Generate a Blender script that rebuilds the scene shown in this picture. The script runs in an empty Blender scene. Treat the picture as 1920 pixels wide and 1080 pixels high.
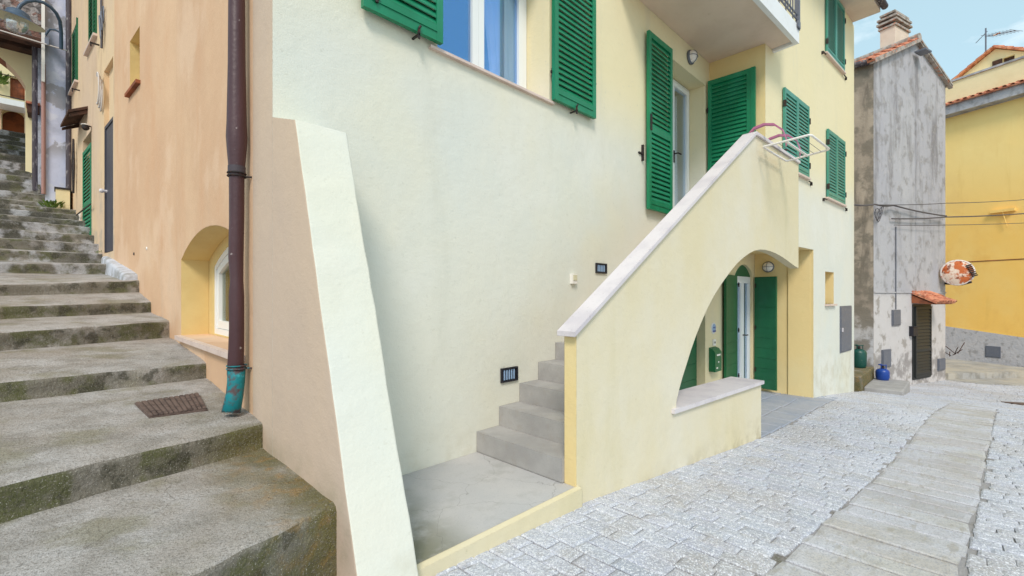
import bpy, bmesh, math, random
from mathutils import Vector
from mathutils.geometry import tessellate_polygon
random.seed(7)
SC = bpy.context.scene
COL = SC.collection
R2 = math.sqrt(2)
# ------------------------------------------------------------------ camera
cd = bpy.data.cameras.new('camera'); cam = bpy.data.objects.new('camera', cd); COL.objects.link(cam)
cd.sensor_width = 36; cd.lens = 16.0; cd.shift_y = 15/1920; cd.clip_start = .05; cd.clip_end = 2000
cam.location = (0, 0, 0); cam.rotation_euler = (math.radians(90), 0, math.radians(-45))
SC.camera = cam
# ------------------------------------------------------------------ light
SUN_EL, SUN_AZ = 45, 230          # azimuth: degrees clockwise from +Y
w = bpy.data.worlds.new('World'); SC.world = w; w.use_nodes = True
nt = w.node_tree; N = nt.nodes; L = nt.links
for n in list(N): N.remove(n)
out = N.new('ShaderNodeOutputWorld'); bg = N.new('ShaderNodeBackground'); sky = N.new('ShaderNodeTexSky')
sky.sky_type = 'NISHITA'; sky.sun_disc = False; sky.sun_elevation = math.radians(SUN_EL); sky.sun_rotation = math.radians(SUN_AZ)
sky.air_density = 1.0; sky.dust_density = 1.2; sky.ozone_density = 2.0
tc = N.new('ShaderNodeTexCoord'); mp = N.new('ShaderNodeMapping'); mp.inputs['Scale'].default_value = (1, 1, 2.6)
mp.inputs['Location'].default_value = (.35, .1, .2)
nz = N.new('ShaderNodeTexNoise'); nz.inputs['Scale'].default_value = 2.4; nz.inputs['Detail'].default_value = 8; nz.inputs['Roughness'].default_value = .6
rp = N.new('ShaderNodeValToRGB'); rp.color_ramp.elements[0].position = .5; rp.color_ramp.elements[1].position = .74
mx = N.new('ShaderNodeMix'); mx.data_type = 'RGBA'; mx.inputs[7].default_value = (10.0, 10.2, 10.4, 1)
L.new(tc.outputs['Generated'], mp.inputs['Vector']); L.new(mp.outputs[0], nz.inputs['Vector']); L.new(nz.outputs[0], rp.inputs[0])
vl = N.new('ShaderNodeMix'); vl.data_type = 'RGBA'; vl.inputs[0].default_value = .5; vl.inputs[7].default_value = (6.2, 8.7, 9.0, 1)   # thin high veil
L.new(sky.outputs[0], vl.inputs[6]); L.new(rp.outputs[0], mx.inputs[0]); L.new(vl.outputs[2], mx.inputs[6]); L.new(mx.outputs[2], bg.inputs[0])
bg.inputs[1].default_value = .13
L.new(bg.outputs[0], out.inputs[0])
sd = bpy.data.lights.new('sun', 'SUN'); sd.energy = 2.0; sd.angle = math.radians(16); sd.color = (1, .93, .84)
so = bpy.data.objects.new('sun', sd); COL.objects.link(so)
_az, _el = math.radians(SUN_AZ), math.radians(SUN_EL)
so.rotation_euler = Vector((math.sin(_az)*math.cos(_el), math.cos(_az)*math.cos(_el), math.sin(_el))).to_track_quat('Z', 'Y').to_euler()
SC.view_settings.view_transform = 'Standard'; SC.view_settings.look = 'None'
SC.view_settings.exposure = 0.13; SC.view_settings.gamma = 1
SC.render.engine = 'CYCLES'
SC.cycles.max_bounces = 8; SC.cycles.diffuse_bounces = 5; SC.cycles.transparent_max_bounces = 12

# ------------------------------------------------------------------ materials
def lin(r, g, b):
    f = lambda c: (c/255/12.92) if c/255 <= .04045 else ((c/255+.055)/1.055)**2.4
    return (f(r), f(g), f(b), 1)
def mk(name, base, rough=.85, layers=(), bumps=(), metal=0, spec=.35, bevel=0, attr=0, coat=0):
    m = bpy.data.materials.new(name); m.use_nodes = True
    t = m.node_tree; n = t.nodes; l = t.links
    b = n['Principled BSDF']; b.inputs['Roughness'].default_value = rough; b.inputs['Metallic'].default_value = metal
    b.inputs['Specular IOR Level'].default_value = spec
    if coat: b.inputs['Coat Weight'].default_value = coat; b.inputs['Coat Roughness'].default_value = .2
    geo = n.new('ShaderNodeNewGeometry')
    sep = n.new('ShaderNodeSeparateXYZ'); l.new(geo.outputs['Position'], sep.inputs[0])
    cur = None
    def coords(sc, loc=(0,0,0)):
        mpn = n.new('ShaderNodeMapping'); l.new(geo.outputs['Position'], mpn.inputs['Vector'])
        mpn.inputs['Scale'].default_value = sc if isinstance(sc, tuple) else (sc, sc, sc)
        mpn.inputs['Location'].default_value = loc
        return mpn.outputs[0]
    def mul(a, c):
        q = n.new('ShaderNodeMath'); q.operation = 'MULTIPLY'; l.new(a, q.inputs[0])
        if isinstance(c, (int, float)): q.inputs[1].default_value = c
        else: l.new(c, q.inputs[1])
        return q.outputs[0]
    def mr(a, lo, hi, o0=0, o1=1):
        q = n.new('ShaderNodeMapRange'); l.new(a, q.inputs[0]); q.inputs[1].default_value = lo; q.inputs[2].default_value = hi
        q.inputs[3].default_value = o0; q.inputs[4].default_value = o1; q.interpolation_type = 'SMOOTHSTEP'
        return q.outputs[0]
    def tex(kind, sc, detail=6, loc=(0,0,0)):
        v = coords(sc, loc)
        if kind == 'noise':
            q = n.new('ShaderNodeTexNoise'); q.inputs['Scale'].default_value = 1; q.inputs['Detail'].default_value = detail; q.inputs['Roughness'].default_value = .6
            l.new(v, q.inputs['Vector']); return q.outputs[0]
        if kind == 'cell':
            q = n.new('ShaderNodeTexVoronoi'); q.inputs['Scale'].default_value = 1; l.new(v, q.inputs['Vector']); 
            s_ = n.new('ShaderNodeSeparateColor'); l.new(q.outputs['Color'], s_.inputs[0]); return s_.outputs[0]
        if kind == 'crack':
            nn = n.new('ShaderNodeTexNoise'); nn.inputs['Scale'].default_value = 2.2; nn.inputs['Detail'].default_value = 5; l.new(v, nn.inputs['Vector'])
            ad = n.new('ShaderNodeMixRGB'); ad.blend_type = 'ADD'; ad.inputs[0].default_value = .55
            l.new(v, ad.inputs[1]); l.new(nn.outputs['Color'], ad.inputs[2])
            q = n.new('ShaderNodeTexVoronoi'); q.feature = 'DISTANCE_TO_EDGE'; q.inputs['Scale'].default_value = 1; l.new(ad.outputs[0], q.inputs['Vector']); return q.outputs['Distance']
    rgb = n.new('ShaderNodeRGB'); rgb.outputs[0].default_value = base; cur = rgb.outputs[0]
    if attr:
        at = n.new('ShaderNodeAttribute'); at.attribute_name = 'tone'
        q = n.new('ShaderNodeMix'); q.data_type = 'RGBA'; q.blend_type = 'MULTIPLY'; q.inputs[0].default_value = attr
        l.new(cur, q.inputs[6]); l.new(at.outputs['Color'], q.inputs[7]); cur = q.outputs[2]
    for ly in layers:
        f = mr(tex(ly.get('k', 'noise'), ly['s'], ly.get('d', 6), ly.get('o', (0,0,0))), ly['lo'], ly['hi'], 0, ly.get('f', 1))
        if 'z' in ly: f = mul(f, mr(sep.outputs[2], ly['z'][0], ly['z'][1]))
        if 'x' in ly: f = mul(f, mr(sep.outputs[0], ly['x'][0], ly['x'][1]))
        if 'y' in ly: f = mul(f, mr(sep.outputs[1], ly['y'][0], ly['y'][1]))
        if 'up' in ly:
            s2 = n.new('ShaderNodeSeparateXYZ'); l.new(geo.outputs['True Normal'], s2.inputs[0]); f = mul(f, mr(s2.outputs[2], ly['up'][0], ly['up'][1]))
        if ly.get('edge'):
            f = mul(f, mr(geo.outputs['Pointiness'], .5, .5+ly['edge']))
        q = n.new('ShaderNodeMix'); q.data_type = 'RGBA'; q.blend_type = ly.get('b', 'MIX'); l.new(f, q.inputs[0]); l.new(cur, q.inputs[6]); q.inputs[7].default_value = ly['c']; cur = q.outputs[2]
    l.new(cur, b.inputs['Base Color'])
    nrm = None
    if bevel:
        bv = n.new('ShaderNodeBevel'); bv.samples = 3; bv.inputs[0].default_value = bevel; nrm = bv.outputs[0]
    for bp in bumps:
        q = n.new('ShaderNodeBump'); q.inputs['Strength'].default_value = bp[2]; q.inputs['Distance'].default_value = bp[3]
        h = tex(bp[0], bp[1], bp[4] if len(bp) > 4 else 8)
        if bp[0] == 'crack': h = mr(h, 0, .03)
        l.new(h, q.inputs['Height'])
        if nrm: l.new(nrm, q.inputs['Normal'])
        nrm = q.outputs[0]
    if nrm: l.new(nrm, b.inputs['Normal'])
    return m
PB = [('noise', 3.0, .4, .025, 4), ('noise', (14,14,22), .35, .006, 6), ('noise', 90, .4, .004, 5)]
CREAM = mk('cream_plaster', lin(226, 222, 208), .9, [
    dict(s=(.5,.5,.35), lo=.35, hi=.7, c=lin(218,220,212), f=.85),
    dict(s=(.9,.9,.6), lo=.5, hi=.6, c=lin(230,227,216), f=.6, d=9, o=(7,1,3)),
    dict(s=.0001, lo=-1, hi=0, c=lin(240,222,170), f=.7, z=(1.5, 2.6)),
    dict(s=(.7,.7,.5), lo=.45, hi=.75, c=lin(240,224,176), f=.25, d=3, o=(4,2,1)),
    dict(s=(2.5,2.5,.5), lo=.55, hi=.8, c=lin(204,200,184), f=.4, o=(1,5,2)),
    dict(s=4, lo=.4, hi=.7, c=lin(196,188,164), f=.5, z=(-.9,-1.35)),
    dict(s=26, lo=.62, hi=.72, c=lin(200,196,180), f=.35), dict(s=9, lo=.62, hi=.8, c=lin(205,200,180), f=.3)], PB, bevel=.012)
YEL = mk('warm_yellow_plaster', lin(234, 208, 150), .9, [dict(s=1.2, lo=.4, hi=.7, c=lin(232,214,165), f=.6), dict(s=8, lo=.6, hi=.8, c=lin(210,190,130), f=.3)], PB, bevel=.008)
SKIRT = mk('beige_yellow_plaster', lin(223, 209, 174), .9, [
    dict(s=(.6,.6,.4), lo=.35, hi=.7, c=lin(227,219,202), f=.85), dict(s=(3,3,.5), lo=.55, hi=.8, c=lin(208,196,156), f=.4),
    dict(s=(5,5,5), lo=.4, hi=.65, c=lin(170,155,120), f=.55, z=(-1.35,-1.75)), dict(s=30, lo=.66, hi=.75, c=lin(190,180,145), f=.4)], PB, bevel=.008)
ORANGE = mk('peach_plaster', lin(212, 172, 138), .92, [
    dict(s=(.5,.5,.35), lo=.35, hi=.7, c=lin(228,192,156), f=.9), dict(s=(2.2,2.2,.9), lo=.48, hi=.72, c=lin(212,164,126), f=.6, d=8), dict(s=(.9,.9,.7), lo=.5, hi=.62, c=lin(232,200,170), f=.5, d=8, o=(3,3,9)),
    dict(s=(2,2,.8), lo=.5, hi=.72, c=lin(196,172,152), f=.5, z=(1.2,-.2)), dict(s=14, lo=.62, hi=.78, c=lin(196,150,112), f=.35)], PB, bevel=.008)
BEIGE = mk('pinkish_beige_plaster', lin(198, 176, 158), .92, [
    dict(s=(.5,.5,.35), lo=.35, hi=.7, c=lin(212,186,160), f=.9), dict(s=(2,2,.6), lo=.45, hi=.75, c=lin(222,190,152), f=.55, z=(1.3,2.4)),
    dict(s=(2,2,.9), lo=.48, hi=.75, c=lin(196,176,162), f=.5, d=8), dict(s=22, lo=.66, hi=.78, c=lin(180,160,140), f=.4),
    dict(s=4, lo=.35, hi=.7, c=lin(150,140,112), f=.6, z=(-.75,-1.0))], PB, bevel=.008)
PORCH = mk('porch_plaster', lin(230, 214, 172), .9, [dict(s=2, lo=.4, hi=.7, c=lin(222,208,176), f=.7)], PB, bevel=.008)
REVEAL = mk('yellow_reveal_plaster', lin(224, 198, 138), .9, [dict(s=2, lo=.4, hi=.7, c=lin(214,184,124), f=.7)], PB)
ALLEYP = mk('alley_plaster', lin(226, 196, 158), .92, [
    dict(s=(.8,.8,.5), lo=.35, hi=.65, c=lin(214,186,160), f=.9), dict(s=(3,3,.8), lo=.5, hi=.72, c=lin(190,158,128), f=.6, d=8),
    dict(s=3, lo=.45, hi=.65, c=lin(182,168,150), f=.7, z=(2.6,1.0))], PB)
CEIL = mk('soffit_plaster', lin(226, 206, 188), .9, [dict(s=2, lo=.4, hi=.7, c=lin(212,190,172), f=.6), dict(s=9, lo=.6, hi=.75, c=lin(190,170,140), f=.3)], PB)
WHITEP = mk('white_paint', lin(236, 236, 236), .5, [dict(s=6, lo=.5, hi=.8, c=lin(215,215,212), f=.5)])
PVC = mk('white_window_frame', lin(240, 240, 238), .3)
GREEN = mk('green_shutter_paint', lin(14, 122, 82), .42, [dict(s=(3,3,1.2), lo=.45, hi=.7, c=lin(44,146,112), f=.6, d=8, o=(1,4,2)), dict(s=(6,6,2), lo=.4, hi=.75, c=lin(22,140,98), f=.7), dict(s=40, lo=.68, hi=.76, c=lin(70,110,80), f=.4)], [('noise', 90, .2, .002, 3)], spec=.5)
GREENF = mk('pale_teal_green_paint', lin(66, 142, 124), .42, [dict(s=(6,6,2), lo=.4, hi=.75, c=lin(88,158,142), f=.7)], [('noise', 90, .2, .002, 3)], spec=.5)  # paler and bluer than the other shutter green
GREEND = mk('dark_green_door_paint', lin(18, 96, 60), .42, [dict(s=(5,5,3), lo=.4, hi=.75, c=lin(26,110,70), f=.7), dict(s=40, lo=.66, hi=.76, c=lin(60,100,70), f=.4)], [('noise', 90, .2, .002, 3)], spec=.5)
IRON = mk('dark_iron', lin(52, 48, 48), .6, [dict(s=40, lo=.5, hi=.7, c=lin(100,62,44), f=.7)], metal=.3)
GREYM = mk('grey_painted_metal', lin(112, 116, 128), .5, [dict(s=12, lo=.5, hi=.75, c=lin(134,134,138), f=.7)], [('noise', 30, .2, .003, 4)], metal=.2)
MARBLE = mk('marble', lin(222, 214, 216), .45, [dict(s=(3,3,3), lo=.42, hi=.7, c=lin(200,192,198), f=.8), dict(s=45, lo=.6, hi=.72, c=lin(176,166,166), f=.5)], [('noise', 25, .15, .003, 4)], bevel=.004)
PINKM = mk('pink_marble_sill', lin(222, 200, 188), .5, [dict(s=5, lo=.42, hi=.7, c=lin(208,184,172), f=.8), dict(s=45, lo=.6, hi=.72, c=lin(168,140,130), f=.5)], bevel=.004)
CONC = mk('step_concrete', lin(160, 157, 156), .9, [
    dict(s=3, lo=.38, hi=.68, c=lin(178,175,173), f=.9), dict(s=14, lo=.5, hi=.75, c=lin(160,152,144), f=.5), dict(s=150, lo=.55, hi=.7, c=lin(120,112,104), f=.4)], [('noise', 50, .3, .004, 5)], bevel=.01)
LAND = mk('cracked_concrete', lin(184, 182, 182), .88, [
    dict(s=2.2, lo=.38, hi=.68, c=lin(194,190,188), f=.9), dict(s=5, lo=.5, hi=.72, c=lin(164,162,158), f=.6),
    dict(s=3.2, lo=.35, hi=.6, c=lin(112,112,88), f=.85, x=(1.75,1.3)), dict(k='crack', s=1.5, lo=.004, hi=.001, c=lin(124,120,116), f=.5, o=(3,1,0)),
    dict(s=160, lo=.55, hi=.7, c=lin(140,136,132), f=.4)], [('noise', 50, .3, .003, 5)])
MOSSC = mk('mossy_concrete', lin(172, 163, 155), .95, [
    dict(s=1.6, lo=.35, hi=.65, c=lin(192,188,186), f=.9), dict(s=5, lo=.44, hi=.68, c=lin(142,136,128), f=.7, d=9),
    dict(s=(2.1,2.1,2.1), lo=.5, hi=.64, c=lin(128,122,88), f=.55, d=9, o=(2,1,3)),
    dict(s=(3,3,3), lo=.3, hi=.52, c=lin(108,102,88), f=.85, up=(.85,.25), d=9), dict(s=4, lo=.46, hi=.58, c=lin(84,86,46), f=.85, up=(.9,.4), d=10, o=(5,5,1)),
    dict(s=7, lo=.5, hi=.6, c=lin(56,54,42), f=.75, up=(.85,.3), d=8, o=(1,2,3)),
    dict(s=2.2, lo=.3, hi=.55, c=lin(122,110,70), f=.85, x=(.4,.9), z=(-.7,-.9), d=10, o=(1,7,3)),
    dict(s=12, lo=.48, hi=.64, c=lin(166,124,64), f=.6, x=(.45,.9), z=(-.86,-.93), d=8), dict(s=3, lo=.4, hi=.6, c=lin(92,90,48), f=.6, x=(.45,.9), y=(4.2,3.2), d=10, o=(8,2,3)),
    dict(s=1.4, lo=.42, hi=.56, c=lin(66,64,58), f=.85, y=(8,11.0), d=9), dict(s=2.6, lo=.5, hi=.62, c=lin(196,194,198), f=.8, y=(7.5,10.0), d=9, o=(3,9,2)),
    dict(s=60, lo=.5, hi=.7, c=lin(120,112,102), f=.55), dict(s=190, lo=.5, hi=.62, c=lin(98,92,82), f=.6), dict(s=190, lo=.58, hi=.7, c=lin(220,214,206), f=.6, o=(3,3,3)),
    dict(k='crack', s=.7, lo=.003, hi=.001, c=lin(100,94,84), f=.4)],
    [('noise', 7, .8, .035, 8), ('noise', 70, 1, .012, 5)])
WASH = mk('whitewashed_stone', lin(196, 198, 206), .9, [dict(s=6, lo=.42, hi=.65, c=lin(150,148,146), f=.9)], [('noise', 12, .6, .02, 8)])
SETT = mk('granite_setts', lin(186, 188, 198), .85, [
    dict(s=1.1, lo=.38, hi=.66, c=lin(202,203,212), f=.8), dict(s=.9, lo=.48, hi=.62, c=lin(176,170,166), f=.7, o=(5,2,1), d=8), dict(s=3, lo=.52, hi=.66, c=lin(176,170,164), f=.6, o=(1,2,1), d=8),
    dict(k='cell', s=170, lo=.55, hi=.9, c=lin(150,152,164), f=.65), dict(k='cell', s=140, lo=.6, hi=.95, c=lin(232,232,236), f=.8, o=(2,2,2)), dict(s=22, lo=.55, hi=.75, c=lin(140,136,132), f=.5)],
    [('noise', 28, .8, .012, 6), ('noise', 130, .5, .004, 4)], attr=.75)
SLAB = mk('stone_slabs', lin(192, 188, 186), .8, [
    dict(s=1.6, lo=.38, hi=.66, c=lin(200,200,208), f=.85), dict(s=5, lo=.5, hi=.7, c=lin(176,170,160), f=.6), dict(k='cell', s=150, lo=.5, hi=.95, c=lin(150,150,156), f=.6), dict(s=(5,22,5), lo=.55, hi=.68, c=lin(160,152,140), f=.5),
    dict(s=90, lo=.6, hi=.7, c=lin(222,220,218), f=.5)], [('noise', 14, .8, .015, 7), ('noise', 110, .5, .004, 4)], attr=.75)
MORTAR = mk('joint_mortar', lin(158, 154, 154), .95, [dict(s=2.5, lo=.5, hi=.68, c=lin(104,98,88), f=.8), dict(s=8, lo=.6, hi=.7, c=lin(88,86,52), f=.7), dict(s=60, lo=.5, hi=.7, c=lin(178,172,166), f=.6)], [('noise', 60, .8, .01, 5)])
ROADF = mk('far_paving', lin(172, 170, 168), .9, [dict(s=(9,2,2), lo=.45, hi=.6, c=lin(140,136,130), f=.8), dict(s=1.2, lo=.4, hi=.65, c=lin(190,182,168), f=.8)], [('noise', 12, .8, .02, 6)])
FLAG = mk('bluish_flagstones', lin(158, 164, 176), .8, [dict(s=2, lo=.4, hi=.65, c=lin(176,176,182), f=.8), dict(s=90, lo=.58, hi=.7, c=lin(120,124,132), f=.5)], [('noise', 14, .6, .01, 6)], attr=.7)
PIPE = mk('brown_pipe_paint', lin(72, 44, 48), .42, [dict(s=(14,14,2), lo=.4, hi=.75, c=lin(84,54,58), f=.8), dict(s=22, lo=.69, hi=.72, c=lin(176,164,160), f=.8)], [('noise', 18, .3, .012, 4)], spec=.5)
TEAL = mk('verdigris_metal', lin(16, 122, 130), .6, [dict(s=16, lo=.45, hi=.6, c=lin(88,56,56), f=.9), dict(s=22, lo=.6, hi=.7, c=lin(46,160,168), f=.8, o=(2,2,2))], [('noise', 30, .5, .01, 5)])
DPIPE = mk('old_dark_pipe', lin(74, 66, 72), .6, [dict(s=(20,20,5), lo=.55, hi=.65, c=lin(168,160,158), f=.7)])
GREYT = mk('weathered_grey_render', lin(176, 174, 180), .95, [
    dict(s=(.7,.7,.3), lo=.35, hi=.65, c=lin(186,184,186), f=.7), dict(s=(2.6,2.6,.55), lo=.46, hi=.68, c=lin(104,98,96), f=.6, z=(-.2,3.6), d=8),
    dict(s=3.5, lo=.5, hi=.66, c=lin(138,134,132), f=.7, d=9), dict(s=6, lo=.5, hi=.72, c=lin(198,192,190), f=.35, d=9),
    dict(s=.0001, lo=-1, hi=0, c=lin(208,202,200), f=.8, z=(.15,-.05)), dict(s=2.6, lo=.55, hi=.64, c=lin(150,142,134), f=.8, z=(.15,-.05), d=10, o=(2,3,1)),
    dict(s=3, lo=.42, hi=.55, c=lin(150,144,142), f=.9, z=(-1.45,-1.6), d=10)], [('noise', 5, .5, .03, 9), ('noise', 50, .4, .006, 5)])
MOSSW = mk('stained_brown_render', lin(172, 158, 142), .95, [
    dict(s=(1.2,1.2,.5), lo=.4, hi=.65, c=lin(136,124,112), f=.9, d=9), dict(s=(3,3,.6), lo=.5, hi=.68, c=lin(84,78,70), f=.8, d=9),
    dict(s=.0001, lo=-1, hi=0, c=lin(196,196,202), f=.75, z=(-.2,-1.2)), dict(s=2.4, lo=.45, hi=.58, c=lin(120,112,100), f=.85, d=9, o=(3,3,3))], [('noise', 5, .6, .03, 9)])
YWALL = mk('yellow_ochre_plaster', lin(255, 204, 108), .9, [
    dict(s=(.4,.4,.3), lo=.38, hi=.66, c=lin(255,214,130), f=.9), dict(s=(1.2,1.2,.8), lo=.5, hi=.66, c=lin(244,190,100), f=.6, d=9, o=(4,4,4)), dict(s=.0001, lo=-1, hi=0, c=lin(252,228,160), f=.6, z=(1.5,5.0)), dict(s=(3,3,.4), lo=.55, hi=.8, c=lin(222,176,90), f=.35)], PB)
PLINTH = mk('grey_plinth_render', lin(196, 192, 194), .95, [dict(s=1.5, lo=.4, hi=.65, c=lin(186,184,188), f=.8), dict(s=7, lo=.52, hi=.7, c=lin(140,136,134), f=.7)], [('noise', 12, .8, .03, 8)])
PALEY = mk('pale_yellow_plaster', lin(240, 222, 178), .9, [dict(s=1, lo=.4, hi=.65, c=lin(232,212,166), f=.8)], PB)

TILE = mk('terracotta_tiles', lin(188, 112, 86), .85, [dict(s=5, lo=.4, hi=.6, c=lin(222,150,116), f=.9), dict(s=9, lo=.52, hi=.62, c=lin(146,84,62), f=.8, o=(3,3,3)), dict(s=14, lo=.58, hi=.66, c=lin(190,180,160), f=.7)], [('noise', 30, .6, .01, 6)])
GTILE = mk('lichened_tiles', lin(176, 168, 160), .9, [dict(s=7, lo=.45, hi=.6, c=lin(136,122,112), f=.9), dict(s=9, lo=.56, hi=.64, c=lin(200,130,100), f=.8, o=(3,3,3))], [('noise', 30, .6, .01, 6)])
BLUEW = mk('bluish_white_plaster', lin(204, 206, 226), .92, [
    dict(s=1.3, lo=.4, hi=.62, c=lin(164,166,182), f=.9, d=8, z=(2.5,3.5)), dict(s=1.5, lo=.52, hi=.56, c=lin(150,144,142), f=.75, d=9, z=(2.9,3.3), o=(3,0,4)),
    dict(s=4, lo=.55, hi=.62, c=lin(214,214,226), f=.8, d=9)], [('noise', 4, .6, .03, 9)])
STONEW = mk('rough_stone_wall', lin(120, 112, 110), .95, [dict(k='cell', s=7, lo=.2, hi=.9, c=lin(178,168,166), f=.9), dict(k='cell', s=9, lo=.6, hi=.9, c=lin(134,92,78), f=.8, o=(2,1,2)), dict(s=14, lo=.5, hi=.65, c=lin(70,64,62), f=.8)], [('noise', 12, 1, .08, 8), ('cell', 7, .7, .05)])
DARKW = mk('old_dark_timber', lin(84, 56, 44), .85, [dict(s=(4,4,4), lo=.45, hi=.65, c=lin(52,38,32), f=.9)], [('noise', 15, .5, .01, 6)])
RUSTB = mk('ruddy_soffit', lin(158, 92, 62), .9, [dict(s=3, lo=.42, hi=.62, c=lin(110,66,50), f=.9)], [('noise', 12, .5, .01, 6)])
BRONZE = mk('brown_shutter_paint', lin(46, 48, 48), .5)
DGREY = mk('dark_grey_door', lin(72, 70, 80), .5, [dict(s=(3,3,1), lo=.4, hi=.7, c=lin(84,82,92), f=.7)], [('noise', 20, .2, .003, 4)])
RUST = mk('rusted_disc', lin(196, 104, 58), .85, [dict(s=5, lo=.46, hi=.55, c=lin(232,214,196), f=.95, d=9), dict(s=9, lo=.55, hi=.62, c=lin(120,56,34), f=.8, d=8, o=(2,2,2))], [('noise', 30, .4, .006, 6)])
RIM = mk('pale_rim_paint', lin(226, 214, 206), .6, [dict(s=18, lo=.5, hi=.62, c=lin(190,120,90), f=.8)])
BLUEM = mk('blue_gas_paint', lin(24, 66, 150), .35, [dict(s=16, lo=.6, hi=.7, c=lin(70,90,130), f=.6)], spec=.5)
GASG = mk('green_gas_paint', lin(16, 76, 66), .4, [dict(s=16, lo=.6, hi=.7, c=lin(90,110,90), f=.6)], spec=.5)
BLUEL = mk('blue_grey_enamel', lin(70, 88, 108), .4, [dict(s=20, lo=.55, hi=.7, c=lin(110,120,130), f=.7)])
CREAML = mk('cream_enamel', lin(214, 206, 176), .5)
MAUVE = mk('mauve_plastic', lin(180, 108, 142), .45)
WPLAST = mk('white_plastic', lin(238, 232, 226), .4, [dict(s=30, lo=.6, hi=.72, c=lin(190,160,130), f=.6)])
BLACK = mk('black_frame', lin(38, 38, 46), .5)
BLUEP = mk('pale_blue_bars', lin(150, 176, 208), .5)
CABLE = mk('cable_sheath', lin(92, 88, 92), .6)
WCABLE = mk('pale_cable', lin(206, 196, 190), .6)
CURT = mk('sheer_curtain', lin(250, 250, 252), .9)
ROOM = mk('room_wall', lin(150, 150, 150), .9)
PINKP = mk('pinkish_pipe', lin(168, 128, 120), .6)
LEAF = mk('plant_leaf', lin(86, 120, 48), .6, [dict(s=20, lo=.4, hi=.6, c=lin(122,140,60), f=.9)])
MANH = mk('rusty_iron_cover', lin(116, 98, 90), .75, [dict(s=14, lo=.45, hi=.65, c=lin(78,64,60), f=.9)], [('noise', 60, .5, .005, 5)], metal=.2)
def glass(name, tint, refl, rough=.02, trans=(.9,.95,1,1)):
    m = bpy.data.materials.new(name); m.use_nodes = True; t = m.node_tree; n = t.nodes; l = t.links
    for q in list(n): n.remove(q)
    o = n.new('ShaderNodeOutputMaterial'); g = n.new('ShaderNodeBsdfGlossy'); tr = n.new('ShaderNodeBsdfTransparent'); mx = n.new('ShaderNodeMixShader')
    g.inputs['Color'].default_value = tint; g.inputs['Roughness'].default_value = rough; tr.inputs['Color'].default_value = trans
    mx.inputs[0].default_value = refl; l.new(tr.outputs[0], mx.inputs[1]); l.new(g.outputs[0], mx.inputs[2]); l.new(mx.outputs[0], o.inputs[0]); return m
GLASSB = glass('sky_reflecting_glass', (.29,.57,1,1), .43, trans=(1,1,1,1))  # blue tint puts the deeper sky reflection into the glass colour
GLASS = glass('window_glass', (.8,.9,1,1), .35)
GLASSD = glass('dim_glass', (.75,.75,.7,1), .3, trans=(.75,.78,.72,1))
LGLASS = glass('lamp_glass', (.95,.95,1,1), .35, .12)

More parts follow.
